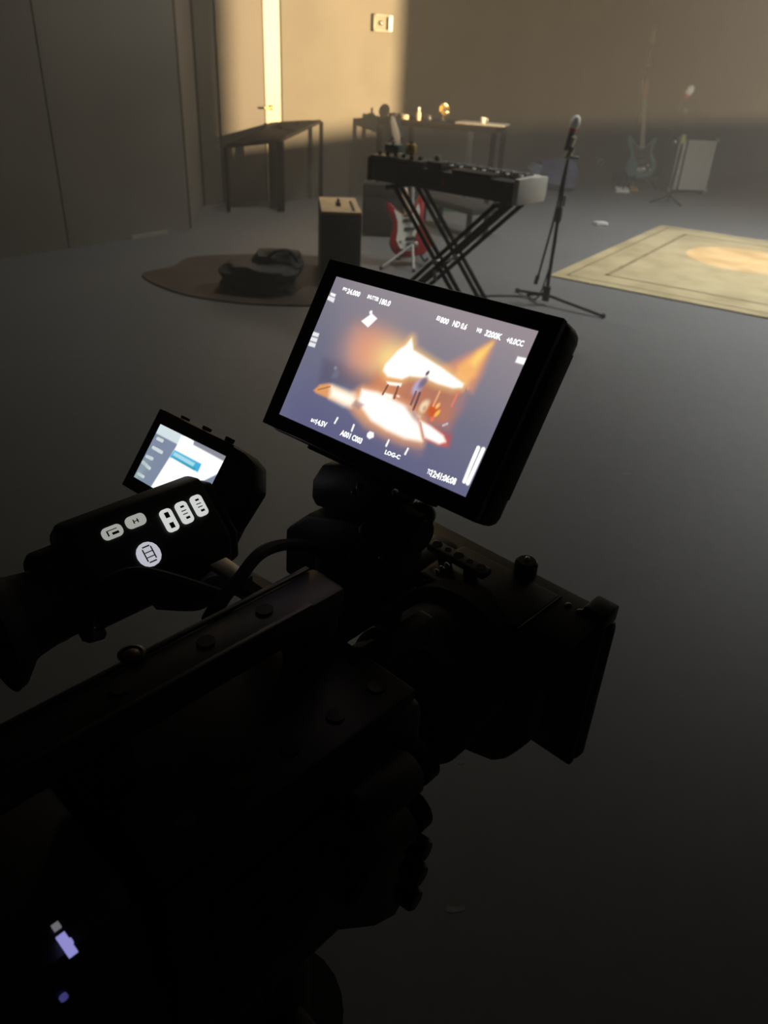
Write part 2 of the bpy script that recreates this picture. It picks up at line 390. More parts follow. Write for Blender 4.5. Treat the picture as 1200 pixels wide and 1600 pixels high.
# ------------------------------------------------------------------ table before the lit wall
A, B, C_, D = AY(352, 226, 8.35), AY(437, 217, 8.55), AY(502, 187, 9.4), AY(440, 190.5, 9.1)
t1 = Thing('work_table', 'long dark sloping work table standing before the warm lit wall', 'table', (B.x, B.y, 0))
tt = MB(); t = bmesh.new()
up4 = [t.verts.new(p) for p in (A, B, C_, D)]; lo4 = [t.verts.new(p - Vector((0, 0, .035))) for p in (A, B, C_, D)]
t.faces.new(up4); t.faces.new(lo4[::-1])
for i in range(4): t.faces.new((up4[i], lo4[i], lo4[(i + 1) % 4], up4[(i + 1) % 4]))
bmesh.ops.recalc_face_normals(t, faces=t.faces[:]); tt._add(t); t1.part(tt, 'table_top', DKWOOD)
for p, r in ((A, .018), (B, .035), (C_, .02), (B.lerp(C_, .1) + Vector((-.14, .1, -.02)), .035), (D, .02)):
    t1.part(MB().box((p.x - r, p.y - r, 0), (p.x + r, p.y + r, p.z - .02), .004), 'leg', DKMET)
it = B.lerp(C_, .52) + (D - C_) * .3
ti = Thing('clamp_tool', 'small dark tool lying on the far end of the work table', 'tool', it)
ti.part(MB().box(it + Vector((-.09, -.02, 0)), it + Vector((.07, .02, .03)), .006).cyl(it + Vector((.05, 0, .03)), it + Vector((.11, 0, .055)), .02), 'body', DKMET)

# ------------------------------------------------------------------ steel trolley table with clutter
e0, e1 = G(590, 184, .86), G(738, 196, .86)
ex = (e1 - e0).normalized(); ey = Vector((-ex.y, ex.x, 0)); EW = (G(742, 196, .86) - e0).length; ED = .55
Q4 = Matrix((ex, ey, Vector((0, 0, 1)))).transposed(); eb = Vector((e0.x, e0.y, 0))
EW2 = EW + .24
t2 = Thing('equipment_table', 'black metal frame table with clutter on top behind the keyboard', 'table', eb)
t2.part(MB().box(*obox(eb, (0, EW2), (0, ED), (.80, .86), .006, Q4)), 'table_top', DKMET)
for (x, y) in ((.02, .02), (EW2 - .02, .02), (.02, ED - .02), (EW2 - .02, ED - .02)):
    t2.part(MB().box(*obox(eb, (x - .026, x + .026), (y - .02, y + .02), (0, .80), .004, Q4)), 'leg', DKMET)
for (x, m_) in ((EW * .36, DKMET), (EW * .97, STEEL)):
    t2.part(MB().box(*obox(eb, (x - .026, x + .026), (.0, .04), (0, .80), .004, Q4)), 'upright', m_)
t2.part(MB().box(*obox(eb, (.04, EW2 - .04), (ED - .03, ED - .01), (.2, .24), .004, Q4)), 'rail', DKMET)
def E4(x, y, z): return eb + Q4 @ Vector((x, y, z))
t3 = Thing('paper_sheet', 'pale board lying across the right end of the equipment table', 'board', E4(EW + .05, .1, .862))
t3.part(MB().box(*obox(eb, (EW * .80, EW2 + .08), (.02, .34), (.862, .882), .003, Q4)), 'sheet', mat('pale_board', (.50, .46, .37), .6))
def small(name, label, cat, c, fn_, group=None):
    t = Thing(name, label, cat, c, group=group); fn_(t, Vector(c)); return t
BRASS = mat('polished_brass', (.85, .66, .30), .22, 1, .05, 20)
def lampfn(t, c):
    t.part(MB().lathe([(.045, 0), (.05, .012), (.02, .02), (.012, .05)], c, (0, 0, 1)), 'base', GUN)
    v = Vector((.55, -.72, .42)).normalized()
    t.part(MB().lathe([(.012, -.06), (.025, -.05), (.042, -.025), (.066, .025), (.07, .03), (.06, .025), (.018, -.025)], c + Vector((0, 0, .105)), v), 'reflector', BRASS)
small('clip_light', 'shiny brass reflector light standing on the equipment table', 'lamp', E4(EW * .63, .18, .86), lampfn)
small('drinks_cup', 'small white cup standing on the pale board', 'cup', E4(EW * 1.06, .10, .883), lambda t, c: (t.part(MB().lathe([(.022, 0), (.03, .055), (.026, .055), (.02, .006)], c, (0, 0, 1)), 'cup_body', WHITEP), t.part(MB().tube([c + Vector(v) for v in ((.028, 0, .045), (.05, 0, .04), (.045, 0, .018), (.026, 0, .015))], .004), 'handle', WHITEP)))
small('tape_roll', 'roll of tape on the left part of the equipment table', 'tape', E4(EW * .25, .12, .86), lambda t, c: (t.part(MB().lathe([(.03, 0), (.05, 0), (.05, .045), (.03, .045)], c, (0, 0, 1)), 'roll', mat('beige_tape', (.45, .36, .24), .6)), t.part(MB().lathe([(.024, .002), (.031, .002), (.031, .043), (.024, .043)], c, (0, 0, 1)), 'core', TAN)))
small('spray_bottle', 'small pale bottle beside the tape roll on the equipment table', 'bottle', E4(EW * .40, .10, .86), lambda t, c: (t.part(MB().lathe([(.024, 0), (.026, .01), (.026, .07), (.012, .09), (.012, .10)], c, (0, 0, 1)), 'bottle_body', mat('peach_plastic', (.62, .42, .28), .4)), t.part(MB().lathe([(.014, .10), (.014, .125), (.009, .13)], c, (0, 0, 1)), 'cap', WHITEP)))
small('camera_lens', 'dark lens lying between bottle and brass light on the table', 'lens', E4(EW * .50, .12, .86), lambda t, c: (t.part(MB().lathe([(.03, 0), (.036, .01), (.036, .05), (.03, .06)], c, (0, 0, 1)), 'barrel', BLKP), t.part(MB().lathe([(.037, .02), (.039, .022), (.039, .035), (.037, .037)], c, (0, 0, 1)), 'focus_ring', GUN)))
small('cable_coil', 'black cable coil near the left end of the equipment table', 'cable', E4(EW * .14, .16, .86), lambda t, c: (t.part(MB().tube([c + Vector((.07 * math.cos(a), .07 * math.sin(a), .02 + .01 * (k % 3))) for k, a in enumerate([i * .5 for i in range(38)])], .010), 'cable', BLKR), t.part(MB().box(c + Vector((.05, -.02, 0)), c + Vector((.09, .02, .045)), .004), 'tie', WHITEP)))

# ------------------------------------------------------------------ keyboard on X stand
k0, k1 = G(578, 250, .90), G(812, 287, .90)
kx = (k1 - k0).normalized(); ky = Vector((-kx.y, kx.x, 0)); KL = (k1 - k0).length; KB = Vector((k0.x, k0.y, 0))
QK = Matrix((kx, ky, Vector((0, 0, 1)))).transposed()
KZ = .12                                                # heights below are for a .78 m keyboard, raised by this
def K(x, y, z): return KB + QK @ Vector((x, y, z + KZ))
def kbx(x, y, z, d=0.0): return obox(KB, x, y, (z[0] + KZ, z[1] + KZ), d, QK)
def KP(x, y, yy):
    r = Vector(ray(x, y)); p = KB + ky * yy; c = Vector(CAM); q = c + r * ((p - c).dot(ky) / r.dot(ky)); return (q - KB).dot(kx), q.z - KZ
kb = Thing('stage_keyboard', 'long dark stage keyboard with pale end cheek resting on the X stand', 'keyboard', K(KL / 2, .15, .66))
kb.part(MB().prism([(0, .665), (.30, .665), (.31, .70), (.31, .775), (.14, .777), (.12, .78), (.0, .78)], K(.01, 0, 0), QK @ Vector((0, 1, 0)), (0, 0, 1), KL - .045, .004), 'body', mat('dark_grey_keyboard_case', (.030, .029, .026), .5))
for x0 in (-.02, KL - .035):
    o = kb.part(MB().prism([(-.004, .66), (.305, .66), (.32, .70), (.32, .795), (.15, .800), (.125, .805), (-.004, .80)], K(x0, 0, 0), QK @ Vector((0, 1, 0)), (0, 0, 1), .035, .006), 'end_cheek', WHITEP if x0 > 0 else DKMET)
nk = 44
kw = (KL - .07) / nk
km = MB().box((-kw * .46, -.075, -.011), (kw * .46, .075, .011), .002, seg=1)
key0 = km.build('white_key', IVORY, kb.e)
def place_key(o, x, y, z):
    o.location = K(x, y, z) - kb.base; o.rotation_euler = QK.to_euler()
for i in range(nk):
    o = key0 if i == 0 else key0.copy()
    if i: col.objects.link(o); o.parent = kb.e
    place_key(o, .03 + kw * (i + .5), .228, .788)
bkm = MB().box((-kw * .26, -.047, -.008), (kw * .26, .047, .008), .002, seg=1).build('black_key', BLKP, kb.e); nb = 0
for i in range(nk - 1):
    if i % 7 in (0, 1, 3, 4, 5):
        o = bkm if nb == 0 else bkm.copy()
        if nb: col.objects.link(o); o.parent = kb.e
        nb += 1; place_key(o, .03 + kw * (i + 1), .198, .803)
kb.part(MB().box(*kbx((.25, .62), (-.003, .004), (.70, .715))), 'port_strip', BLKP)
kb.part(MB().cyl(K(KL * .53, -.012, .715), K(KL * .53, 0.0, .715), .012), 'jack', mat('red_jack', (.35, .03, .03), .4))
# X stand (double braced)
xs = Thing('keyboard_stand', 'black double braced X stand under the keyboard', 'stand', K(KL * .5, .15, -KZ))
(xa, za), (xb, zb), (xq, zq) = KP(619, 286, .03), KP(784, 316, .03), KP(684, 408, .03)
ZF = .02 - KZ
def along(x0, z0, z): return x0 + (xq - x0) * (z - z0) / (zq - z0)
fa_, fb_ = along(xa, za, ZF), along(xb, zb, ZF)
for y in (.03, .25):
    for (x0, z0, xf, dy) in ((xa, za, fa_, .018), (xb, zb, fb_, -.018)):
        for o_ in (-.03, .03):
            xs.part(MB().tube([K(x0 + o_, y + dy, .645), K(xf + o_, y + dy, ZF)], .014, 8, 0), 'leg_tube', DKMET)
for x0 in (xa, xb): xs.part(MB().tube([K(x0, -.06, .648), K(x0, .36, .648)], .015, 8, 0), 'support_bar', DKMET)
for x0 in (fa_, fb_):
    xs.part(MB().tube([K(x0, -.10, ZF), K(x0, .38, ZF)], .017, 8, 0), 'foot_bar', DKMET)
    for y in (-.10, .38): xs.part(MB().cyl(K(x0, y - .02, ZF), K(x0, y + .02, ZF), .02), 'end_cap', BLKR)
xs.part(MB().cyl(K(xq, -.012, zq), K(xq, .30, zq), .018), 'pivot', STEEL)
ql = KP(680, 430, -.01)
xs.part(MB().cyl(K(ql[0] - .012, -.01, ql[1] + .03), K(ql[0] + .012, -.02, ql[1] - .03), .012), 'lock_lever', STEEL)
# mixer and pedals on the keyboard
mx_ = Thing('mixer', 'black mixer box on the left end of the keyboard', 'mixer', K(.22, .06, .781))
mx_.part(MB().box(*kbx((.0, .42), (.0, .115), (.781, .815), .006)), 'case', BLKP)
for i in range(6):
    mx_.part(MB().lathe([(.012, 0), (.013, .012), (.010, .022)], K(.04 + .065 * i, .05, .815), (0, 0, 1), 10), 'knob', GUN)
pd = Thing('effect_pedal', 'teal effect pedal on top of the mixer', 'pedal', K(.16, .055, .839))
pd.part(MB().box(*kbx((.10, .21), (.02, .09), (.839, .885), .006)), 'case', mat('teal_enamel', (.04, .11, .10), .4))
pd.part(MB().cyl(K(.155, .04, .885), K(.155, .04, .90), .012), 'foot_switch', CHROME)
pd.part(MB().cyl(K(.13, .07, .885), K(.13, .07, .90), .010), 'knob', BLKP)
yk = Thing('yellow_timer', 'yellow round timer beside the teal pedal on the mixer', 'timer', K(.30, .05, .839))
yk.part(MB().lathe([(.026, 0), (.034, .012), (.034, .05), (.026, .062)], K(.29, .05, .839), (0, 0, 1)), 'body', mat('yellow_plastic', (.62, .40, .05), .4))
yk.part(MB().lathe([(.012, 0), (.012, .012), (.008, .016)], K(.29, .05, .901), (0, 0, 1)), 'button', BLKP)
wk = Thing('silver_dial_box', 'small black controller with a silver dial beside the mixer', 'controller', K(.49, .06, .781))
wk.part(MB().box(*kbx((.45, .56), (.01, .10), (.781, .825), .006)), 'case', BLKP)
wk.part(MB().lathe([(.018, 0), (.018, .03), (.012, .036)], K(.50, .045, .825), (0, 0, 1)), 'dial', CHROME)
lt = Thing('folded_laptop', 'thin closed black laptop lying on the keyboard panel', 'laptop', K(.75, .06, .781))
lt.part(MB().box(*kbx((.64, .92), (.005, .115), (.781, .792), .003)), 'base', BLKP)
lt.part(MB().box(*kbx((.64, .92), (.005, .115), (.7925, .80), .003)), 'lid', GUN)

# ------------------------------------------------------------------ electric guitars
STRAT = [(0, -.02), (.09, -.015), (.145, .03), (.165, .09), (.150, .15), (.118, .20), (.112, .24), (.128, .29), (.150, .34), (.150, .385), (.118, .375), (.075, .325), (.04, .305), (-.035, .305), (-.07, .33), (-.10, .385), (-.135, .43), (-.160, .42), (-.158, .36), (-.140, .30), (-.122, .25), (-.128, .20), (-.158, .14), (-.168, .08), (-.145, .025), (-.09, -.012)]
PICK = [(.03, .02), (.10, .05), (.118, .11), (.095, .17), (.085, .24), (.10, .33), (.06, .30), (.03, .285), (-.04, .285), (-.07, .31), (-.10, .36), (-.105, .30), (-.085, .24), (-.075, .18), (-.03, .12), (-.02, .05)]
def guitar(name, label, base, up, face, L, bodym, pickm, neckm, strings, mirror=1, headm=None):
    up = Vector(up).normalized(); face = Vector(face); face = (face - up * face.dot(up)).normalized(); rgt = up.cross(face).normalized() * mirror
    base = Vector(base); s = L / 1.0
    T = Thing(name, label, 'guitar', base)
    def P(x, y, z): return base + rgt * x * s + up * y * s + face * z * s
    th = .042 * s
    pb = [(x * s, y * s + .02 * s) for x, y in STRAT]; pp = [(x * s, y * s + .02 * s) for x, y in PICK]
    n = rgt.cross(up); sg = 1 if n.dot(face) > 0 else -1
    T.part(MB().prism(pb, base, rgt, up, sg * th, .006 * s), 'body', bodym)
    T.part(MB().prism(pp, P(0, 0, .043), rgt, up, sg * .003), 'pickguard', pickm)
    nk_ = MB().prism([(-.026 * s, .30 * s), (.026 * s, .30 * s), (.019 * s, .80 * s), (-.019 * s, .80 * s)], P(0, 0, .040), rgt, up, sg * .022 * s, .004)
    T.part(nk_, 'neck', neckm)
    hd = [(-.020, .80), (.020, .80), (.022, .84), (.034, .87), (.030, .96), (.014, 1.0), (-.004, .985), (-.024, .90), (-.026, .86)]
    hs = T.part(MB().prism([(x * s, y * s) for x, y in hd], P(0, 0, .036), rgt, up, sg * .015 * s, .002), 'headstock', headm or neckm)
    for i in range(strings):
        y = .86 + .11 * i / max(1, strings - 1)
        T.part(MB().cyl(P(-.055 + .012 * i / strings, y, .043), P(-.03 + .012 * i / strings, y, .043), .008 * s), 'tuning_peg', CHROME, hs)
        x = (-.5 + i / (strings - 1)) * .034
        T.part(MB().tube([P(x * 1.3, .10, .050), P(x, .82, .068)], .0012 if strings > 4 else .002, 4, 0), 'string', STEEL)
    for y in (.13, .20, .26):
        T.part(MB().box((-1, -1, -1), (1, 1, 1)) if False else MB().prism([(-.042 * s, -.011 * s), (.042 * s, -.011 * s), (.042 * s, .011 * s), (-.042 * s, .011 * s)], P(0, y, .045), rgt, up, sg * .010 * s, .003), 'pickup', BLKP if pickm is not BLKP else CHROME)
    T.part(MB().prism([(-.045 * s, -.02 * s), (.045 * s, -.02 * s), (.045 * s, .02 * s), (-.045 * s, .02 * s)], P(0, .08, .044), rgt, up, sg * .012 * s, .003), 'bridge', CHROME)
    for (x, y) in ((.075, .12), (.095, .075)): T.part(MB().lathe([(.011 * s, 0), (.010 * s, .014 * s)], P(x, y, .046), face, 10), 'knob', WHITEP)
    return T
MAPLE = mat('maple_neck', (.78, .62, .40), .4, 0, .12, 10)
HEADO = mat('orange_headstock', (.52, .27, .09), .4, 0, .12, 10)  # orange tone, used on the bass headstock only
rgb_ = AY(643, 402, 6.48); rgh = AY(612, 184, 6.86)
rgb_.z = max(rgb_.z, .06)
guitar('electric_guitar', 'red electric guitar with white pickguard leaning behind the keyboard', rgb_, rgh - rgb_, (.35, -1, .2), (rgh - rgb_).length, mat('red_lacquer', (.30, .012, .016), .25, 0, .05, 8), mat('white_pickguard', (.66, .64, .56), .4, 0, .03, 8), MAPLE, 6, -1)
SILG = mat('silver_painted_tube', (.36, .36, .35), .5)
gs = Thing('guitar_stand', 'silver tube stand holding the red guitar', 'stand', (rgb_.x, rgb_.y, 0))
gz_ = Vector((rgb_.x, rgb_.y, 0))
for v in ((-.24, -.20, .012), (.02, -.22, .012), (.1, .42, .012)):
    gs.part(MB().tube([gz_ + Vector((0, .1 if v[1] > 0 else -.04, .17)), gz_ + Vector(v)], .011, 8, 0), 'leg', SILG)
    gs.part(MB().ball(gz_ + Vector(v), .016), 'rubber_foot', BLKR)
gs.part(MB().tube([gz_ + Vector((0, .16, .16)), gz_ + Vector((-.02, .34, .55))], .011, 8, 0), 'upright', SILG)
gs.part(MB().tube([gz_ + Vector(v) for v in ((-.13, -.09, .08), (-.10, .06, .035), (0, .12, .16), (.10, .06, .035), (.13, -.09, .08))], .010, 8, 4), 'cradle', BLKR)
# black amplifier and bench behind the keyboard
ab = G(600, 395); ab.y += .65; ab.x -= .05; ab.z = 0
am = Thing('guitar_amplifier', 'small black guitar amplifier behind the red guitar', 'amplifier', ab)
am.part(MB().box(ab + Vector((-.18, 0, .02)), ab + Vector((.22, .24, .46)), .015), 'cabinet', CARPET)
am.part(MB().box(ab + Vector((-.16, -.006, .05)), ab + Vector((.20, .002, .34)), .006), 'grille', mat('dark_speaker_cloth', (.016, .015, .014), .9))
am.part(MB().box(ab + Vector((-.16, -.006, .36)), ab + Vector((.20, .002, .43)), .004), 'control_panel', GUN)
am.part(MB().tube([ab + Vector(v) for v in ((-.06, .12, .46), (-.04, .12, .49), (.08, .12, .49), (.10, .12, .46))], .012), 'handle', BLKR)
bb = AY(650, 305, 8.3); be = AY(738, 322, 7.6)
bn = Thing('keyboard_bench', 'low black padded bench behind the X stand', 'bench', (be.x, be.y, 0))
bdx = (Vector((be.x, be.y, 0)) - Vector((bb.x, bb.y, 0))); BLn = bdx.length; bdx.normalize()
QB = Matrix((bdx, Vector((-bdx.y, bdx.x, 0)), Vector((0, 0, 1)))).transposed(); b0_ = Vector((bb.x, bb.y, 0))
zt = (bb.z + be.z) / 2
bn.part(MB().box(*obox(b0_, (0, BLn), (0, .32), (zt - .07, zt), .02, QB)), 'seat_pad', BLKR)
for x in (.08, BLn - .08):
    for y in (.05, .27): bn.part(MB().box(*obox(b0_, (x - .02, x + .02), (y - .02, y + .02), (0, zt - .07), .003, QB)), 'leg', DKMET)
gp = G(706, 352); gp.y += .9; gp.z = 0
def floorpedal(name, label, c, m, sz=(.06, .09, .05), m2=None):
    T = Thing(name, label, 'pedal', c); c = Vector(c)
    T.part(MB().prism([(-sz[1], 0), (sz[1], 0), (sz[1], sz[2] * 1.1), (-sz[1], sz[2] * .6)], c - Vector((sz[0], 0, 0)), (0, 1, 0), (0, 0, 1), sz[0] * 2, .005), 'case', m)
    T.part(MB().lathe([(.013, 0), (.013, .02), (.010, .024)], c + Vector((0, -sz[1] * .5, sz[2] * .72)), (0, 0, 1), 10), 'foot_switch', CHROME)
    for s in (-1, 1): T.part(MB().lathe([(.011, 0), (.010, .018)], c + Vector((s * .025, sz[1] * .5, sz[2] * .98)), (0, 0, 1), 10), 'knob', m2 or BLKP)
    return T
floorpedal('effect_pedal', 'green effect pedal on the floor under the keyboard', gp, mat('green_enamel', (.06, .15, .06), .4), (.08, .11, .07))

# ------------------------------------------------------------------ microphone stands
SILV = mat('silver_mesh_grille', (.85, .84, .80), .6, 0, .15, 300, .2)
REDR = mat('red_ring', (.45, .03, .06), .4)
def mic(name, label, tip, dirn, s=1.0):
    d_ = Vector(dirn).normalized(); tip = Vector(tip)
    T = Thing(name, label, 'microphone', tip - d_ * .17 * s)
    h = T.part(MB().lathe([(.011 * s, -.17 * s), (.013 * s, -.168 * s), (.019 * s, -.06 * s), (.020 * s, -.052 * s)], tip, d_), 'handle', BLKP)
    T.part(MB().lathe([(.0205 * s, -.068 * s), (.0225 * s, -.066 * s), (.0225 * s, -.05 * s), (.0205 * s, -.048 * s)], tip, d_), 'ring', REDR)
    T.part(MB().lathe([(.018 * s, -.05 * s), (.025 * s, -.042 * s), (.0285 * s, -.02 * s), (.0285 * s, -.012 * s), (.022 * s, .01 * s), (.010 * s, .02 * s), (.002, .022 * s)], tip, d_), 'grille', SILV)
    return T
m1 = G(851, 476); m1.z = 0
mt = AY(898, 186, m1.y)
ms = Thing('microphone_stand', 'black microphone stand with folded boom at the near rug corner', 'stand', m1)
ms.part(MB().tube([m1 + Vector((0, 0, .04)), m1 + Vector((.0, 0, .62))], .012, 10, 0), 'pole', DKMET)
ms.part(MB().tube([m1 + Vector((0, 0, .55)), Vector((mt.x, mt.y, mt.z - .12))], .009, 10, 0), 'inner_pole', GUN)
ms.part(MB().lathe([(.016, 0), (.022, .02), (.022, .08), (.016, .10)], m1 + Vector((.0, 0, .56)), (0, 0, 1)), 'clutch', BLKR)
ms.part(MB().tube([m1 + Vector((-.07, .05, .16)), m1 + Vector((-.02, .02, .60)), Vector((mt.x, mt.y, mt.z - .19))], .008, 8, 0), 'boom_arm', DKMET)
ms.part(MB().cyl(m1 + Vector((-.079, .05, .13)), m1 + Vector((-.068, .05, .19)), .014), 'counterweight', BLKR)
ms.part(MB().cyl(Vector((mt.x + .005, mt.y - .02, mt.z - .22)), Vector((mt.x + .06, mt.y - .02, mt.z - .225)), .012).cyl(Vector((mt.x - .02, mt.y, mt.z - .23)), Vector((mt.x + .02, mt.y, mt.z - .17)), .016), 'clamp', STEEL)
ms.part(MB().cyl(Vector((mt.x, mt.y, mt.z - .15)), Vector((mt.x + .012, mt.y - .02, mt.z - .10)), .018), 'clip', STEEL)
for px in ((942, 497), (826, 462)):
    q = G(*px); q.z = .012
    ms.part(MB().tube([m1 + Vector((0, 0, .07)), q], .010, 8, 0), 'leg', DKMET); ms.part(MB().ball(q + Vector((0, 0, .004)), .017), 'rubber_foot', BLKR)
q = m1 + Vector((-.16, .30, .012)); ms.part(MB().tube([m1 + Vector((0, 0, .07)), q], .010, 8, 0), 'leg', DKMET); ms.part(MB().ball(q + Vector((0, 0, .004)), .017), 'rubber_foot', BLKR)
ms.part(MB().cyl(m1 + Vector((0, 0, .03)), m1 + Vector((0, 0, .13)), .026), 'hub', BLKR)
mic('microphone', 'silver headed microphone with red ring on the near stand', mt + Vector((.010, -.01, .0)), (.2, -.08, 1), 1.1)
ct = Thing('microphone_cable', 'black cable hanging down the near microphone stand', 'cable', m1 + Vector((.02, .02, 0)))
ct.part(MB().tube([Vector((mt.x, mt.y + .015, mt.z - .2)), m1 + Vector((-.012, .03, .7)), m1 + Vector((.015, .03, .42)), m1 + Vector((-.01, .03, .2)), m1 + Vector((-.05, .10, .012)), m1 + Vector((-.2, .16, .008)), m1 + Vector((-.5, .1, .008))], .006, 6), 'cable', BLKR)
ct.part(MB().box(m1 + Vector((.012, -.015, .665)), m1 + Vector((.03, .0, .735)), .004), 'tie', mat('pale_blue_tape', (.30, .32, .40), .5))
# far stand by the amplifier
m2 = G(1043, 318); m2.z = 0; m2t = AY(1079, 138, m2.y)
m2t_ = m2t
ms2 = Thing('microphone_stand', 'slim microphone stand in front of the pale amplifier', 'stand', m2)
ms2.part(MB().tube([m2 + Vector((0, 0, .03)), Vector((m2.x + .02, m2.y, .72))], .017, 8, 0), 'pole', DKMET)
ms2.part(MB().tube([Vector((m2.x + .02, m2.y, .68)), Vector((m2t.x, m2t.y, m2t.z - .17))], .011, 8, 0), 'inner_pole', GUN)
ms2.part(MB().cyl(Vector((m2.x + .015, m2.y, .70)), Vector((m2.x + .02, m2.y, .80)), .026), 'clutch', mat('yellow_tape', (.42, .40, .12), .5))
ms2.part(MB().ball((m2.x - .075, m2.y, .71), .028), 'knob', STEEL)
ms2.part(MB().ball((m2t.x - .005, m2t.y - .01, 1.06), .026), 'clip', STEEL)
for v in ((-.24, -.05, .012), (.10, -.22, .012), (.16, .2, .012)):
    ms2.part(MB().tube([m2 + Vector((0, 0, .10)), m2 + Vector(v)], .012, 8, 0), 'leg', DKMET)
mic('microphone', 'small red and silver microphone above the pale amplifier', m2t + Vector((.01, 0, 0)), (.45, 0, 1), 1.6)

# ------------------------------------------------------------------ pale amplifier
a0, a1 = G(1043, 303), G(1104, 305); a0.z = a1.z = 0
at = AY(1062, 214, a0.y)
adx = (a1 - a0).normalized(); QA = Matrix((adx, Vector((-adx.y, adx.x, 0)), Vector((0, 0, 1)))).transposed(); AWd = (a1 - a0).length; AH = at.z
ap = Thing('bass_amplifier', 'upright pale grey amplifier cabinet with dark edging by the back wall', 'amplifier', a0)
ap.part(MB().box(*obox(a0, (0, AWd), (.02, .36), (.03, AH), .02, QA)), 'cabinet', mat('dark_tolex', (.05, .048, .042), .8))
ap.part(MB().box(*obox(a0, (.14, AWd - .03), (.0, .022), (.06, AH - .03), .006, QA)), 'grille', mat('silver_grille_cloth', (.58, .55, .48), .85, 0, .08, 60))
ap.part(MB().box(*obox(a0, (.015, .11), (.0, .022), (.06, AH - .03), .006, QA)), 'side_panel', mat('grey_panel', (.54, .51, .46), .7))
for x in (.02, AWd - .02):
    for z in (.05, AH - .02): ap.part(MB().ball(a0 + QA @ Vector((x, .02, z)), .032), 'corner_guard', STEEL)
for x in (.06, AWd - .06):
    for y in (.07, .31): ap.part(MB().cyl(a0 + QA @ Vector((x, y, 0)), a0 + QA @ Vector((x, y, .035)), .022), 'foot', BLKR)
ap.part(MB().box(*obox(a0, (.03, .10), (-.006, .004), (AH - .16, AH - .06), .004, QA)), 'badge', WHITEP)
# ------------------------------------------------------------------ teal bass on stand
gb = AY(1001, 277, 11.9); gh = AY(1009, 122, 12.05)
guitar('bass_guitar', 'teal bass guitar with orange headstock standing by the back wall', gb, gh - gb, (-.25, -1, .1), (gh - gb).length, mat('teal_lacquer', (.13, .27, .26), .3, 0, .05, 8), mat('grey_pickguard', (.075, .07, .06), .4), mat('pale_fretboard', (.50, .46, .40), .5), 4, 1, HEADO)
g2 = Vector((gb.x, gb.y + .02, 0))
bs = Thing('guitar_stand', 'black tube stand holding the teal bass', 'stand', g2)
for v in ((-.2, -.18, .012), (.2, -.18, .012), (0, .32, .012)):
    bs.part(MB().tube([g2 + Vector((0, .08, .28)), g2 + Vector(v)], .013, 8, 0), 'leg', DKMET)
bs.part(MB().tube([g2 + Vector(v) for v in ((-.13, -.1, gb.z - .02), (-.1, .06, gb.z - .03), (0, .10, .26), (.1, .06, gb.z - .03), (.13, -.1, gb.z - .02))], .012, 8, 4), 'cradle', BLKR)
bs.part(MB().tube([g2 + Vector((0, .09, .26)), g2 + Vector((-.08, .2, .8))], .012, 8, 0), 'upright', DKMET)
# slim boom behind the bass
s0 = AY(1012, 100, 12.4); s1 = AY(1024, 38, 12.4)
bo = Thing('boom_stand', 'slim tall boom stand behind the teal bass', 'stand', (s0.x, s0.y, 0))
TANM = mat('dusty_tan_metal', (.34, .28, .20), .5)
bo.part(MB().tube([(s0.x, s0.y, .02), (s0.x, s0.y, s0.z)], .010, 8, 0), 'pole', DKMET)
bo.part(MB().tube([s0, s1], .011, 8, 0), 'boom_arm', TANM)
bo.part(MB().ball(s0, .035), 'clutch', TANM)
bo.part(MB().cyl(s0.lerp(s1, .55), s0.lerp(s1, .85), .030, .018), 'counterweight', TANM)
for k in range(3):
    a = k * 2.09 + .4; bo.part(MB().tube([(s0.x, s0.y, .14), (s0.x + .2 * math.cos(a), s0.y + .2 * math.sin(a), .012)], .010, 8, 0), 'leg', DKMET)
# small things on the floor at the back
pc1 = G(971, 300); pc1.z = 0; floorpedal('effect_pedal', 'white effect pedal on the floor left of the bass', pc1, WHITEP, (.09, .07, .055))
pc2 = G(989, 298); pc2.z = 0; floorpedal('effect_pedal', 'amber effect pedal on the floor below the bass', pc2, mat('amber_enamel', (.40, .24, .06), .4), (.05, .07, .06))
sc1 = G(938, 352); sc1.z = 0
ss = Thing('paper_scrap', 'crumpled white paper scrap on the floor beyond the rug', 'paper', sc1)
b_ = MB(); lump(b_, sc1 + Vector((0, 0, .02)), .075, .05, .022, 9); ss.part(b_, 'paper', mat('scrap_paper', (.42, .42, .41), .8))
bl0 = G(850, 296); bl0.z = 0
bg_ = Thing('blue_cloth_heap', 'crumpled blue cloth over a low case by the back wall', 'cloth', bl0)
BLUE = mat('blue_cloth', (.075, .085, .16), .9, 0, .25, 6, .2)
b_ = MB(); lump(b_, bl0 + Vector((.12, .0, .19)), .28, .2, .19, 21); bg_.part(b_, 'cloth', BLUE)
b_ = MB(); lump(b_, bl0 + Vector((-.17, -.06, .17)), .11, .12, .15, 22); bg_.part(b_, 'bundle', mat('pale_blue_cloth', (.15, .16, .22), .9, 0, .2, 6))
rj = G(935, 252); rjw = AY(937, 252, 12.3)
cj = Thing('cable_plug', 'small pale plug box low on the back wall', 'plug', WALL(937, 252))
cw_ = WALL(937, 252)
cj.part(MB().box(cw_ + Vector((-.04, -.08, -.03)), cw_ + Vector((.04, .0, .03)), .006), 'box', mat('pale_plug', (.25, .25, .24), .5)); cj.part(MB().cyl(cw_ + Vector((0, -.1, 0)), cw_ + Vector((0, -.07, 0)), .015), 'plug', BLKP)
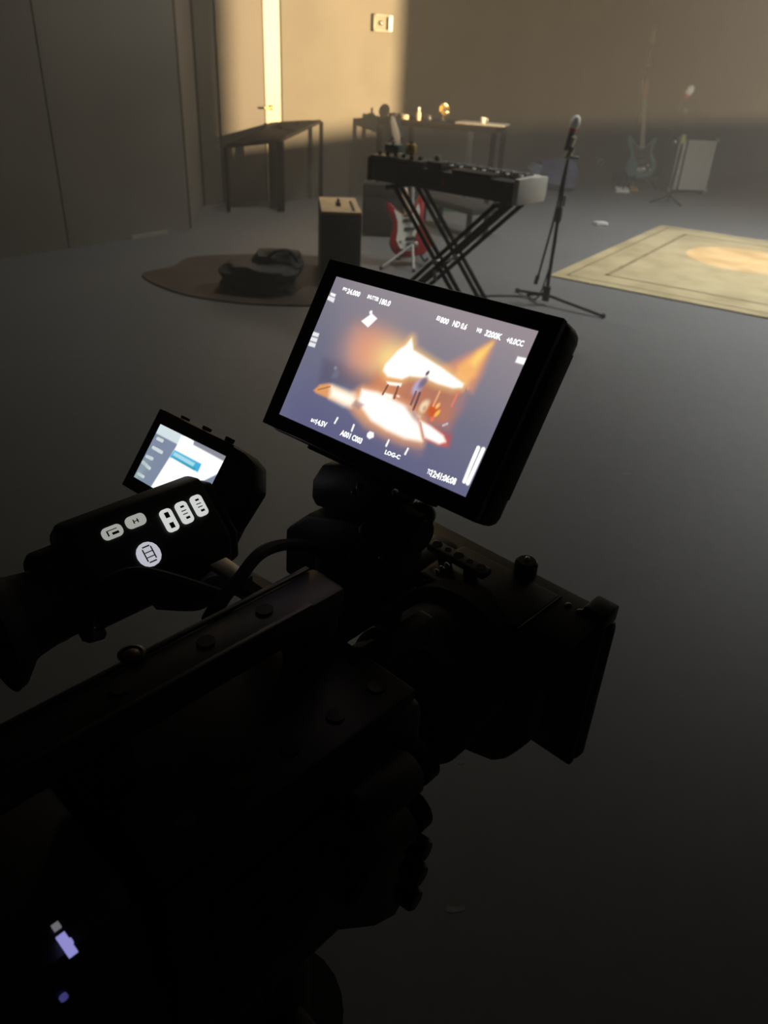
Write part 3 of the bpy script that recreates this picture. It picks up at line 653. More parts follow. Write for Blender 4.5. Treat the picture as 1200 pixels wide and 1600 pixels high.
# bits of tape lying on the floor
TAPE = mat('grey_tape_scrap', (.21, .21, .20), .7)
for i, (x, y, l) in enumerate(((978, 741, 'pale curved tape scrap on the floor right of the monitor'), (905, 640, 'tiny tape fleck on the floor beside the monitor edge'), (183, 683, 'tiny tape fleck on the floor left of the flip screen'), (288, 570, 'tape fleck on the floor above the flip screen'), (720, 1192, 'tiny tape fleck on the floor under the matte box'), (712, 1420, 'tape scrap on the dark floor at the bottom right'))):
    p = G(x, y); s = .02 if i in (0, 5) else .009
    tg = Thing('tape_scrap', l, 'tape', p, group='tape scraps on the floor')
    tg.part(MB().prism([(-s, -.4 * s), (-.3 * s, -.5 * s), (s, -.1 * s), (.9 * s, .4 * s), (0, .2 * s), (-.9 * s, .3 * s)], p, (1, 0, 0), (0, 1, 0), .001), 'strip', TAPE)

# ================================================================== the camera rig in the foreground
def emis(name, c, s=1.0):
    if name in MATS: return MATS[name]
    m = bpy.data.materials.new(name); m.use_nodes = True; t = m.node_tree; t.nodes.clear()
    o = t.nodes.new('ShaderNodeOutputMaterial'); e = t.nodes.new('ShaderNodeEmission')
    e.inputs[0].default_value = (*c, 1); e.inputs[1].default_value = s; t.links.new(e.outputs[0], o.inputs[0]); MATS[name] = m; return m
def attr_emis(name, s=1.0):
    m = bpy.data.materials.new(name); m.use_nodes = True; t = m.node_tree; t.nodes.clear()
    o = t.nodes.new('ShaderNodeOutputMaterial'); e = t.nodes.new('ShaderNodeEmission'); a = t.nodes.new('ShaderNodeVertexColor'); a.layer_name = 'screen'
    e.inputs[1].default_value = s; t.links.new(a.outputs[0], e.inputs[0]); t.links.new(e.outputs[0], o.inputs[0]); return m
# ---- cinema camera
cam_t = Thing('cinema_camera', 'black cinema camera body with long top handle filling the dark foreground', 'camera', (.037, -.15, -.285), rig=True)
P = cam_t.part
P(MB().box((-.03, -.235, -.285), (.10, -.07, -.138), .008), 'body', BLK)
P(MB().box((.10, -.215, -.265), (.106, -.10, -.16), .003), 'side_panel', BLKP)
for i, (f, u) in enumerate(((-.19, -.18), (-.17, -.18), (-.15, -.18), (-.19, -.2), (-.17, -.2), (-.13, -.24))):
    P(MB().cyl((.105, f, u), (.109, f, u), .006), 'side_button', BLKR)
tp_ = P(MB().box((-.026, -.232, -.138), (.096, -.075, -.130), .002), 'top_plate', BLK)
for i in range(5):
    for r in (-.01, .08): P(MB().cyl((r, -.21 + i * .03, -.131), (r, -.21 + i * .03, -.1285), .005, seg=10), 'thread_hole', GUN, tp_)
hd_ = P(MB().box((.024, -.34, -.100), (.051, -.085, -.081), .004), 'top_handle', BLK)
P(MB().box((.0235, -.338, -.0815), (.0265, -.09, -.0795), .0006), 'edge_highlight', GUN, hd_)  # lighter strips stand in for highlights along the handle edges
P(MB().box((.0485, -.33, -.0815), (.0515, -.11, -.0795), .0006), 'edge_highlight', GUN, hd_)
for f in (-.31, -.27, -.21, -.165, -.13): P(MB().cyl((.0375, f, -.0815), (.0375, f, -.0798), .0045, seg=12), 'thread_hole', GUN, hd_)
for f in (-.10, -.225): P(MB().box((.026, f - .012, -.131), (.049, f + .012, -.099), .003), 'handle_post', BLK)
P(MB().tube([(.018, -.152, -.087), (.012, -.128, -.078), (.006, -.105, -.072), (.002, -.075, -.083), (.012, -.05, -.10)], [.003, .0035, .004, .004, .0035], 8), 'cable_loop', BLKR)
P(MB().box((-.012, -.128, -.083), (.012, -.117, -.079), .001), 'cable_clip', STEEL)
# red rimmed record button on the bar and a rod clamp
rbp = HIT(205, 1020, 2, -.079)
P(MB().lathe([(.0038, 0), (.0042, .0012), (.003, .002)], (rbp[0], rbp[1], -.081), (0, 0, 1)), 'record_button', mat('red_button', (.10, .02, .018), .3))
P(MB().lathe([(.0056, 0), (.0064, .0015), (.0052, .002), (.0048, 0)], (rbp[0], rbp[1], -.081), (0, 0, 1)), 'button_ring', GUN)
# lens
lr, lu = .036, -.222
P(MB().lathe([(.050, 0), (.052, .006), (.052, .016), (.046, .02)], (lr, -.072, lu), (0, 1, 0), 40), 'lens_mount', STEEL if False else BLK)
ln = P(MB().lathe([(.042, 0), (.044, .004), (.044, .03), (.047, .034), (.047, .07), (.050, .075), (.050, .128), (.047, .13)], (lr, -.055, lu), (0, 1, 0), 48), 'lens', BLKP)
P(MB().lathe([(.0505, 0), (.053, .002), (.053, .014), (.0505, .016)], (lr, -.012, lu), (0, 1, 0), 48), 'focus_ring', BLKR, ln)
P(MB().lathe([(.0475, 0), (.0495, .002), (.0495, .012), (.0475, .014)], (lr, -.035, lu), (0, 1, 0), 48), 'iris_ring', BLKR, ln)
# lens motors and rods on the right side
for i, (x, y) in enumerate(((612, 1222), (604, 1300))):
    h = HIT(x, y, 0, .112)
    mo = P(MB().lathe([(.010, 0), (.0135, .003), (.0135, .04), (.010, .045)], (h[0], h[1] - .03, h[2]), (0, 1, 0), 20), 'lens_motor', BLKP)
    P(MB().lathe([(.010, .045), (.0125, .046), (.0125, .054), (.010, .055)], (h[0], h[1] - .03, h[2]), (0, 1, 0), 20), 'gear', GUN, mo)
for i, (x, y) in enumerate(((636, 1312), (630, 1350), (622, 1388))):
    h = HIT(x, y, 0, .108); P(MB().lathe([(.006, 0), (.0075, .002), (.0075, .012), (.006, .014)], h, (1, .15, 0), 14), 'clamp_screw', GUN)
for r in (.007, .067): P(MB().cyl((r, -.25, -.305), (r, -.035, -.305), .0075, seg=20), 'support_rod', GUN)
P(MB().box((-.012, -.225, -.325), (.080, -.075, -.285), .006), 'base_plate', BLK)
P(MB().box((-.008, -.075, -.32), (.088, -.05, -.29), .004), 'rod_clamp', BLK)
q7 = [HIT(x, y, 0, .098) for x, y in ((540, 1240), (600, 1205), (640, 1196), (652, 1215), (648, 1245), (634, 1285), (640, 1310), (636, 1400), (618, 1432), (585, 1450), (515, 1458), (492, 1440))]
P(MB().prism([(q[1], q[2]) for q in q7], (.098, 0, 0), (0, 1, 0), (0, 0, 1), -.03, .003), 'lower_bracket', BLK)
# brackets at the front of the top plate
P(MB().box((-.045, -.022, -.1660), (.052, -.016, -.1615), .001), 'bracket_rail', STEEL)
P(MB().box((.05, -.09, -.15), (.062, -.02, -.13), .003), 'front_bracket', BLK)
P(MB().cyl((-.02, -.03, -.165), (-.02, -.03, -.12), .010), 'bracket_post', BLK)
for x, y in ((540, 1052), (572, 1075), (548, 1058)):
    h = HIT(x, y, 1, -.068); P(MB().ball(h, .0028), 'screw_head', STEEL)
# battery and rear module
bt = P(MB().box((-.022, -.345, -.275), (.095, -.238, -.135), .010), 'battery', BLKP)
dh = HIT(105, 1476, 2, -.134)
P(MB().prism([(-.0052, -.0019), (.0052, -.0019), (.0052, .0016), (.0012, .0016), (.0008, .0022), (-.0012, .0022), (-.0016, .0016), (-.0052, .0016)], (dh[0], dh[1], -.1345), (1, 0, 0), (0, 1, 0), .0012), 'battery_display', emis('violet_display', lin(142, 138, 205), 1.0), bt)
dh2 = HIT(88, 1448, 2, -.134)
P(MB().prism([(-.0014, -.0014), (.0014, -.0014), (.0014, .0014), (-.0014, .0014)], (dh2[0], dh2[1], -.1345), (1, 0, 0), (0, 1, 0), .0012), 'battery_led', emis('grey_led', lin(105, 105, 110), 1.0), bt)
dh3 = HIT(98, 1556, 0, .0955)
P(MB().lathe([(.0016, 0), (.0016, .0015)], dh3, (1, 0, 0), 12), 'status_light', emis('dim_violet', lin(60, 55, 110), 1.0), bt)
P(MB().box((.0, -.09, -.150), (.028, .004, -.138), .003), 'support_arm', BLK)
# ---- tripod
tr = Thing('tripod', 'black tripod carrying the cinema camera', 'tripod', (.037, -.14, -1.3373), rig=True)
P = tr.part
P(MB().box((-.02, -.215, -.345), (.075, -.09, -.325), .006), 'quick_plate', BLK)
hd2 = P(MB().lathe([(.045, -.11), (.05, -.10), (.05, -.02), (.04, 0)], (.03, -.16, -.345), (0, 0, 1), 30), 'fluid_head', BLK)
P(MB().cyl((.075, -.16, -.39), (.10, -.16, -.39), .018), 'tilt_knob', BLKR, hd2)
P(MB().tube([(.06, -.17, -.40), (.12, -.30, -.45), (.16, -.42, -.52)], .011, 10), 'pan_handle', BLKR)
P(MB().lathe([(.04, -.10), (.055, -.08), (.055, 0)], (.037, -.14, -.455), (0, 0, 1), 24), 'bowl', BLK)
for (r, f) in ((-.42, .30), (-.30, -.60), (.45, -.48)):
    lg = P(MB().tube([(.037 + r * .06, -.14 + f * .06, -.50), (.037 + r * .5, -.14 + f * .5, -.93)], .02, 10, 0), 'leg', BLK)
    P(MB().tube([(.037 + r * .48, -.14 + f * .48, -.90), (.037 + r, -.14 + f, -1.325)], .014, 10, 0), 'lower_leg', GUN, lg)
    P(MB().ball((.037 + r, -.14 + f, -1.317), .02), 'foot', BLKR, lg)
# ---- matte box
mb = Thing('matte_box', 'black matte box with top bar in front of the lens', 'matte box', (.036, .09, -.33), rig=True)
P = mb.part
def frame_prism(lo, hi, hole_lo, hole_hi, f0, f1, bev=.004):
    m = MB()
    for (a, b, c, d_) in ((lo[0], hole_lo[0], lo[1], hi[1]), (hole_hi[0], hi[0], lo[1], hi[1]), (hole_lo[0], hole_hi[0], lo[1], hole_lo[1]), (hole_lo[0], hole_hi[0], hole_hi[1], hi[1])):
        m.box((a, f0, c), (b, f1, d_), bev)
    return m
P(frame_prism((-.045, -.322), (.118, -.182), (-.03, -.308), (.103, -.2), .112, .130, .007), 'hood', BLK)
P(frame_prism((-.043, -.320), (.116, -.184), (-.006, -.264), (.078, -.180 - .004), .106, .113, .002), 'back_plate', BLKP)
P(frame_prism((-.04, -.300), (.080, -.17), (-.012, -.268), (.0785, -.176), .052, .107, .006), 'filter_stage', BLK)
q6 = [HIT(x, y, 1, .060) for x, y in ((655, 1080), (672, 1130), (684, 1152), (735, 1177), (768, 1190), (786, 1188), (800, 1180), (822, 1164), (830, 1090))]
P(MB().prism([(q[0], q[2]) for q in q6], (0, .060, 0), (1, 0, 0), (0, 0, 1), -.026, .003), 'lower_tray', BLK)
P(MB().lathe([(.053, 0), (.06, .003), (.06, .018), (.053, .02)], (lr, .04, lu), (0, 1, 0), 40), 'lens_adapter', BLKR)
P(MB().box((-.055, .062, -.180), (.112, .120, -.172), .003), 'top_flag', BLK)
P(MB().box((.098, .105, -.182), (.116, .126, -.168), .002), 'flag_hinge', GUN)
b0h, b1h = HIT(668, 848, 2, -.158), HIT(768, 889, 2, -.158)
bf = (b0h[1] + b1h[1]) / 2
bar = P(MB().box((b0h[0], bf - .0055, -.164), (b1h[0], bf + .0055, -.158), .0015), 'accessory_bar', mat('grey_anodised_bar', (.30, .30, .29), .5, 0))
for i in range(5):
    x_ = b0h[0] + (b1h[0] - b0h[0]) * (.12 + .19 * i)
    P(MB().cyl((x_, bf, -.1585), (x_, bf, -.1576), .0040 if i % 2 == 0 else .0026, seg=14), 'bar_hole', BLKR, bar)
P(MB().box((b0h[0] + .01, bf - .003, -.174), (b0h[0] + .02, bf + .003, -.163), .001).box((b1h[0] - .02, bf - .003, -.174), (b1h[0] - .01, bf + .003, -.163), .001), 'bar_bracket', BLK)
h = HIT(822, 884, 1, .112)
kn = P(MB().lathe([(.004, -.008), (.004, 0), (.0085, .001), (.009, .003), (.009, .011), (.007, .013)], (h[0], h[1], h[2] - .008), (0, 0, 1), 20), 'thumb_screw', GUN)
P(MB().ball((h[0], h[1], h[2] + .006), .0022), 'screw_tip', CHROME, kn)
for (x, y) in ((888, 947), (906, 957)):
    h = HIT(x, y, 1, .102); P(MB().ball(h, .0028), 'flag_screw', STEEL)
st = P(MB().box((.014, .046, -.182), (.034, .0515, -.168), .001), 'filter_latch', mat('grey_latch', (.055, .055, .055), .5))
for (x, y) in ((682, 894), (690, 889), (698, 884)):
    h = HIT(x, y, 1, .045); P(MB().ball(h, .0026, (1, .6, 1)), 'latch_screw', CHROME)
# ---- monitor
def plane_frame(c, az, tilt, roll):
    a, t, r = R_(az), R_(tilt), R_(roll)
    Rr = -Vector((math.sin(a), math.cos(a), 0)); n0 = Rr.cross(Vector((0, 0, 1)))
    U = Vector((0, 0, 1)) * math.cos(t) - n0 * math.sin(t); N = n0 * math.cos(t) + Vector((0, 0, 1)) * math.sin(t)
    X = Rr * math.cos(r) + U * math.sin(r); Y = -Rr * math.sin(r) + U * math.cos(r)
    M = Matrix((X, Y, N)).transposed().to_4x4(); M.translation = Vector(c); return M
def px_on(M, x, y, n=0.0):
    A = np.array(M.to_3x3().transposed()); o = A @ (CAM - np.array(M.translation)); d_ = A @ ray(x, y); return o + d_ * ((n - o[2]) / d_[2])
MM = plane_frame((0.0022, .4255, 1.3373), -48.1852, 32.5727, 1.1861)
MWd, MHt = .1515, .0947
mo = Thing('field_monitor', 'black on-camera monitor showing the stage under orange light beams', 'monitor', (0, 0, 0), M=MM)
P = mo.part
P(MB().box((-.0885, -.058, -.027), (.0885, .0585, -.0022), .007, seg=3), 'housing', BLKP)
bz = MB()
for (a, b, c, d_) in ((-.087, -.0757, -.0565, .057), (.0757, .087, -.0565, .057), (-.0757, .0757, .0473, .057), (-.0757, .0757, -.0565, -.0473)):
    bz.box((a, c, -.004), (b, d_, .0006), .0004, seg=1)
P(bz, 'bezel', mat('gloss_black_bezel', (.008, .007, .007), .25, 0, .1, 30))
P(MB().box((-.05, -.0600, -.02), (.05, -.0565, -.008), .001), 'lower_lip', BLKR)
P(MB().box((.0875, -.04, -.022), (.0892, .045, -.007), .0006), 'side_panel', mat('brown_lit_side', (.035, .028, .02), .6))  # brown colour stands in for warm light on this side

def seg_dist(px, py, ax_, ay_, bx_, by_):
    dx, dy = bx_ - ax_, by_ - ay_; L = dx * dx + dy * dy + 1e-12
    t_ = np.clip(((px - ax_) * dx + (py - ay_) * dy) / L, 0, 1)
    return np.hypot(px - ax_ - t_ * dx, py - ay_ - t_ * dy)
def poly_sd(px, py, poly):
    inside = np.zeros(px.shape, bool); dist = np.full(px.shape, 1e9); n = len(poly)
    for i in range(n):
        (x0, y0), (x1, y1) = poly[i], poly[(i + 1) % n]
        dist = np.minimum(dist, seg_dist(px, py, x0, y0, x1, y1))
        c = ((y0 > py) != (y1 > py)); inside ^= c & (px < (x1 - x0) * (py - y0) / (y1 - y0 + 1e-12) + x0)
    return np.where(inside, -dist, dist)
def screen_mesh(name, W_, H_, nx, ny, M, painter, parent, m):
    xs_ = np.linspace(-W_ / 2, W_ / 2, nx + 1); ys_ = np.linspace(H_ / 2, -H_ / 2, ny + 1)
    gx, gy = np.meshgrid(xs_, ys_)
    colr = painter(gx, gy)
    verts = np.stack([gx.ravel(), gy.ravel(), np.zeros(gx.size)], 1)
    idx = np.arange(gx.size).reshape(gx.shape)
    faces = np.stack([idx[:-1, :-1].ravel(), idx[1:, :-1].ravel(), idx[1:, 1:].ravel(), idx[:-1, 1:].ravel()], 1)
    me = bpy.data.meshes.new(name); me.from_pydata(verts.tolist(), [], faces.tolist())
    ca_ = me.color_attributes.new('screen', 'FLOAT_COLOR', 'POINT')
    rgba = np.concatenate([colr.reshape(-1, 3), np.ones((gx.size, 1))], 1).astype(np.float32)
    ca_.data.foreach_set('color', rgba.ravel())
    me.materials.append(m); o = bpy.data.objects.new(name, me); col.objects.link(o); o.parent = parent; return o
def s2l(c): 
    c = np.array(c, float) / 255; return np.where(c <= .04045, c / 12.92, ((c + .055) / 1.055) ** 2.4)
class Paint:
    """flat picture of a display, in metres on the display"""
    def __init__(s, gx, gy, M): s.x, s.y, s.M = gx, gy, M; s.img = np.zeros(gx.shape + (3,))
    def pt(s, p): q = px_on(s.M, *p); return (q[0], q[1])
    def over(s, a, c):
        c = np.array(c, float); a = np.clip(a, 0, 1)[..., None]; s.img = s.img * (1 - a) + c * a
    def add(s, a, c): s.img = s.img + np.clip(a, 0, 9)[..., None] * np.array(c, float)
    def poly(s, px, c, soft=.0006, alpha=1.0, add=False, grow=0.0):
        sd = poly_sd(s.x, s.y, [s.pt(p) for p in px]) - grow
        a = np.clip(.5 - sd / (2 * soft), 0, 1); a = a * a * (3 - 2 * a) * alpha
        (s.add if add else s.over)(a, c)
    def blob(s, p, rx, ry, c, ang=0, alpha=1.0, add=False, pw=1.0):
        q = s.pt(p); dx, dy = s.x - q[0], s.y - q[1]; ca_, sa = math.cos(ang), math.sin(ang)
        u = (dx * ca_ + dy * sa) / rx; v = (-dx * sa + dy * ca_) / ry
        a = np.exp(-(u * u + v * v) ** pw) * alpha
        (s.add if add else s.over)(a, c)
    def line(s, p, q, wd, c, alpha=1.0):
        a_, b_ = s.pt(p), s.pt(q); dd = seg_dist(s.x, s.y, *a_, *b_); s.over(np.clip(1.0 - (dd - wd) / .0004, 0, 1) * alpha, c)
def paint_monitor(gx, gy):
    p = Paint(gx, gy, MM); u = gx / MWd + .5; v = .5 - gy / MHt
    top, mid, bot = np.array(lin(152, 142, 148)), np.array(lin(116, 116, 134)), np.array(lin(98, 98, 134))
    k = np.clip(v + .25 * (.5 - u), 0, 1)[..., None]
    p.img = np.where(k < .5, top + (mid - top) * (k / .5), mid + (bot - mid) * ((k - .5) / .5))
    p.over(np.exp(-((u + .02) / .10) ** 2) * .35, lin(112, 116, 134))
    # dark band of the room behind the stage
    p.poly([(505, 560), (560, 572), (600, 585), (600, 612), (560, 606), (520, 600), (498, 598)], lin(84, 82, 104), .004, .6)
    # left beam, soft
    p.blob((563, 547), .017, .013, lin(206, 158, 144), -.35, .6)
    p.blob((585, 552), .016, .013, lin(250, 178, 130), -.3, .85)
    p.poly([(555, 512), (572, 512), (640, 536), (612, 582), (552, 566)], lin(222, 152, 126), .008, .5)
    p.blob((612, 562), .012, .010, lin(255, 226, 150), -.2, .95)
    # dim orange air under the beams
    p.poly([(596, 580), (640, 588), (725, 606), (716, 640), (700, 668), (668, 662), (640, 640), (596, 616), (574, 606)], lin(196, 124, 92), .006, .9)
    p.blob((690, 612), .012, .008, lin(176, 118, 98), 0, .7)
    p.blob((606, 596), .010, .007, lin(226, 150, 100), 0, .7)
    # right beam
    p.poly([(771.5, 533), (765, 552), (752, 585), (738, 612), (722, 606), (700, 590), (688, 574), (730, 555)], lin(226, 152, 112), .0035, .8)
    p.poly([(771.5, 533), (762, 550), (742, 588), (728, 600), (712, 588), (716, 572), (745, 549)], lin(252, 186, 112), .0028, .9)
    p.poly([(768, 538), (756, 554), (742, 572), (735, 566), (748, 550)], lin(255, 218, 120), .0025, .9)
    # burnt-out beam head
    W1 = (1.25, 1.2, 1.12)
    wpoly = [(643, 529), (645.5, 547), (690, 575), (724, 600), (722, 605), (708, 606), (684, 599), (664, 590), (640, 587), (628, 592), (606, 588), (599, 579), (602, 570), (622, 548), (634, 540)]
    p.poly(wpoly, lin(255, 206, 130), .0045, .95, grow=.0012)
    p.poly(wpoly, W1, .0014)
    # floor pool
    fl = [(548, 633), (556, 626), (553, 616), (566, 607), (590, 612), (612, 622), (640, 636), (654, 648), (660, 660), (658, 672), (661, 684), (658, 694), (630, 689), (600, 676), (572, 660), (558, 645)]
    p.poly(fl, lin(250, 180, 120), .004, .9, grow=.0012)
    p.poly([(556, 640), (600, 676), (658, 694), (656, 708), (610, 690), (570, 668)], lin(168, 130, 122), .006, .55)
    p.poly([(560, 628), (566, 609), (590, 614), (640, 638), (655, 652), (657, 672), (659, 689), (632, 684), (604, 671), (580, 656)], W1, .0022)
    p.poly([(490, 610), (500, 601), (514, 599), (552, 617), (557, 625), (548, 635), (540, 634), (494, 614)], lin(226, 160, 104), .0012)
    p.poly([(518, 604), (552, 617), (556, 624), (548, 634), (538, 632), (516, 620)], (1.2, 1.12, .95), .0035)
    p.line((497, 609), (516, 604), .0003, lin(150, 96, 56), .7)
    p.poly([(549, 634), (556, 625), (570, 632), (560, 640)], lin(170, 142, 140), .0015, .8)
    p.poly([(653, 655), (662, 660), (688, 676), (698, 688), (697, 695), (684, 694), (663, 684)], lin(226, 110, 82), .0018, .8, grow=.0006)
    p.poly([(676, 668), (706, 680), (702, 698), (690, 694)], lin(200, 74, 60), .0025, .6)
    p.poly([(656, 657), (672, 666), (692, 681), (696, 690), (686, 693), (664, 683)], W1, .0015)
    p.line((657, 660), (661, 683), .0003, lin(196, 140, 120), .7)
    # players, drums and stands
    p.blob((653, 604), .0030, .0052, lin(186, 176, 204), -.35, 1, pw=2)
    p.blob((661, 598), .0022, .0045, lin(120, 104, 130), -.35, .9, pw=2)
    p.blob((668, 583), .0011, .0019, lin(96, 76, 84), -.35, 1, pw=2)
    p.line((650, 612), (642, 632), .0005, lin(130, 96, 100)); p.line((656, 614), (646, 640), .0006, lin(112, 80, 84))
    p.poly([(604, 596), (628, 599), (626, 604), (606, 601)], (1.1, 1.02, .9), .0008)
    p.poly([(598, 613), (614, 617), (612, 624), (596, 619)], (1.1, 1.02, .9), .0008)
    p.line((606, 602), (598, 616), .0005, lin(140, 84, 60)); p.line((622, 604), (616, 622), .0005, lin(140, 84, 60))
    p.blob((622, 619), .0014, .0008, lin(255, 224, 196), 0, 1, pw=2)
    p.blob((663, 635), .0030, .0042, lin(246, 220, 178), -.3, 1, pw=2); p.blob((663, 638), .0013, .0016, lin(190, 150, 116), 0, .7, pw=2)
    p.blob((677, 641), .0046, .0046, lin(206, 92, 46), 0, 1, pw=2); p.blob((683, 646), .0012, .0026, lin(250, 190, 90), -.4, 1, pw=2); p.blob((684, 634), .0012, .0020, lin(250, 200, 130), -.4, .9, pw=2)
    p.line((687, 612), (677, 634), .0005, lin(228, 168, 120)); p.line((715, 614), (706, 634), .0007, lin(228, 130, 96)); p.line((730, 606), (722, 626), .0004, lin(160, 128, 136))
    p.blob((731, 606), .0011, .0011, lin(236, 160, 132), 0, .9, pw=2); p.blob((716, 630), .004, .006, lin(150, 128, 140), -.35, .45)
    p.line((692, 665), (699, 662), .0004, lin(200, 190, 200)); p.blob((675, 655), .0014, .0014, lin(240, 120, 96), 0, 1, pw=2); p.blob((640, 640), .0040, .0020, lin(200, 120, 86), -.3, .6)
    p.blob((648, 650), .0050, .0024, lin(150, 84, 62), -.5, .7); p.poly([(526, 572), (530, 584), (526, 592), (518, 590)], lin(122, 124, 140), .0015, .6)
    p.blob((524, 575), .0012, .0012, lin(150, 150, 162), 0, .7, pw=2)
    # overlay marks burnt out to white
    WH = (1.1, 1.1, 1.1)
    p.poly([(564.5, 501.8), (575, 511.5), (589.5, 497.7), (581, 489.8)], WH, .0005); p.blob((579.5, 488), .0012, .0012, WH, 0, 1, pw=3)
    p.poly([(517, 457), (525, 460), (523, 464), (516, 461)], WH, .0004); p.poly([(513.5, 462), (523.5, 466), (521, 473), (511, 468)], lin(240, 236, 240), .0004)
    for k_ in range(3): p.poly([(489 - k_ * 2.6, 518 + k_ * 8), (499 - k_ * 2.6, 521 + k_ * 8), (497 - k_ * 2.6, 527 + k_ * 8), (486.5 - k_ * 2.6, 524 + k_ * 8)], lin(236, 236, 240), .0004)
    p.poly([(809, 557), (823, 560), (820, 570.5), (805, 566)], WH, .0005)
    for (a, b) in (((527.5, 653), (523, 661)), ((553, 664), (549.5, 673)), ((607.5, 688), (603.5, 696.5)), ((637.5, 701), (633, 709.5))): p.line(a, b, .0004, WH)
    p.poly([(578, 674), (584, 676), (584, 683), (577, 686), (573, 682), (574, 677)], WH, .0005)
    p.line((747, 700), (725.5, 752), .0010, WH); p.line((755, 702), (731, 755), .0010, WH)
    return p.img
scr = screen_mesh('screen', MWd, MHt, 300, 188, MM, paint_monitor, mo.e, attr_emis('monitor_picture'))
scr['label'] = 'lit screen with orange stage picture and white readouts'
# readouts: lettering of the overlay
OSD = emis('overlay_white', (1.1, 1.1, 1.1))
def lettering(txt, p0, p1, hgt, parent, M, m, name='readout'):
    """flat lettering between two measured points on a display"""
    a = Vector(px_on(M, *p0)); b = Vector(px_on(M, *p1))
    cu = bpy.data.curves.new(name, 'FONT'); cu.body = txt; cu.size = 1; cu.align_x = 'LEFT'; cu.align_y = 'CENTER'; cu.offset = .055; cu.resolution_u = 2
    tmp = bpy.data.objects.new(name, cu); col.objects.link(tmp)
    dg = bpy.context.evaluated_depsgraph_get(); me = bpy.data.meshes.new_from_object(tmp.evaluated_get(dg)); bpy.data.objects.remove(tmp)
    xs_ = [v.co.x for v in me.vertices]; ys_ = [v.co.y for v in me.vertices]
    sx = (b - a).length / (max(xs_) - min(xs_)); sy = hgt / (max(ys_) - min(ys_)); y0 = (max(ys_) + min(ys_)) / 2
    d_ = (b - a); an = math.atan2(d_.y, d_.x)
    for v in me.vertices:
        x, y = (v.co.x - min(xs_)) * sx, (v.co.y - y0) * sy
        v.co = Vector((a.x + x * math.cos(an) - y * math.sin(an), a.y + x * math.sin(an) + y * math.cos(an), .0002))
    me.materials.clear(); me.materials.append(m)
    o = bpy.data.objects.new(name, me); col.objects.link(o); o.parent = parent; return o
for (t_, a, b, h) in (('FPS', (536, 451), (542.5, 453), .0022), ('24.000', (543, 454.5), (563, 460.5), .0036), ('SHUTTER', (574.5, 463), (592.5, 468.5), .0026), ('180.0', (594, 470.5), (610.5, 475), .0038),
                      ('EI', (683, 496.5), (688, 498.5), .0026), ('800', (688.5, 499.5), (701.5, 503.5), .0036), ('ND 0.6', (708, 505), (730, 511.5), .0038), ('WB', (744.5, 515), (753, 518), .0026), ('3200K', (758.5, 520), (784.5, 527.5), .0038), ('+0.0CC', (792, 531), (818.5, 537.5), .0036),
                      ('BAT', (486.5, 656), (494, 659), .0022), ('14.5V', (494, 659), (511, 664.5), .0036), ('A001', (532.5, 675.5), (548, 682), .0038), ('C003', (550.5, 683), (566, 690), .0038), ('LOG-C', (602, 706), (625.5, 715), .0028),
                      ('TC', (668, 736), (674, 738.5), .003), ('12:41:06:08', (674, 739), (713, 753), .0042)):
    lettering(t_, a, b, h, scr, MM, OSD)
# mount under the monitor
mm = Thing('monitor_mount', 'black tilting mount carrying the on-camera monitor', 'mount', (-.005, -.012, -.15), rig=True)
P = mm.part
hb = [HIT(x, y, 1, -.012) for x, y in ((513, 722), (498, 745), (496, 772), (503, 786), (560, 806), (625, 815), (640, 780), (560, 722))]
P(MB().prism([(q[0], q[2]) for q in hb], (0, -.018, 0), (1, 0, 0), (0, 0, 1), -.014, .002), 'bracket', BLK)
P(MB().cyl((.010, -.02, -.080), (.044, -.02, -.080), .0125, seg=24).cyl((.044, -.02, -.080), (.047, -.02, -.080), .010, seg=24), 'tilt_knob', BLKR)
h = HIT(660, 803, 1, -.008); P(MB().ball(h, .0085), 'lock_ball', GUN)
hc = [HIT(x, y, 1, -.012) for x, y in ((510, 790), (476, 812), (474, 880), (520, 905), (640, 925), (645, 830), (580, 800))]
P(MB().prism([(q[0], q[2]) for q in hc], (0, .0, 0), (1, 0, 0), (0, 0, 1), .030, .003), 'clamp_block', BLK)
P(MB().cyl((.012, -.01, -.165), (.012, -.01, -.10), .012), 'post', BLK)
for (x, y, rr, m_) in ((563, 761, .0026, STEEL), (553, 769, .0018, STEEL), (595, 872, .0016, CHROME), (618, 770, .0024, STEEL), (575, 830, .006, BLKP)):
    h = HIT(x, y, 1, -.034); P(MB().ball(h, rr), 'screw_head', m_)
# ---- viewfinder
ev = Thing('viewfinder', 'black electronic viewfinder with rubber eyecup and white lit buttons', 'viewfinder', (-.14, -.10, -.17), rig=True)
P = ev.part
sec = [(-.142, -.108), (-.108, -.142), (-.108, -.168), (-.120, -.180), (-.160, -.180), (-.172, -.168), (-.172, -.128), (-.158, -.112)]
hou = P(MB().prism(sec, (0, -.150, 0), (1, 0, 0), (0, 0, 1), -.105, .004), 'housing', BLKP)
P(MB().prism([(x * .80 - .028, y * .80 - .034) for x, y in sec], (0, -.172, 0), (1, 0, 0), (0, 0, 1), -.024, .003), 'rear_housing', BLKR)
P(MB().prism([(x * .86 - .0196, y * .86 - .022) for x, y in sec], (0, -.046, 0), (1, 0, 0), (0, 0, 1), -.010, .003), 'front_cap', BLKP)
P(MB().lathe([(.020, 0), (.026, -.008), (.028, -.02), (.034, -.034), (.042, -.040), (.040, -.034), (.026, -.02)], (-.140, -.168, -.158), (0, 1, 0), 32), 'eyecup', BLKR)
P(MB().lathe([(.024, 0), (.026, .003), (.026, .010), (.024, .012)], (-.140, -.178, -.158), (0, 1, 0), 32), 'dioptre_ring', GUN)
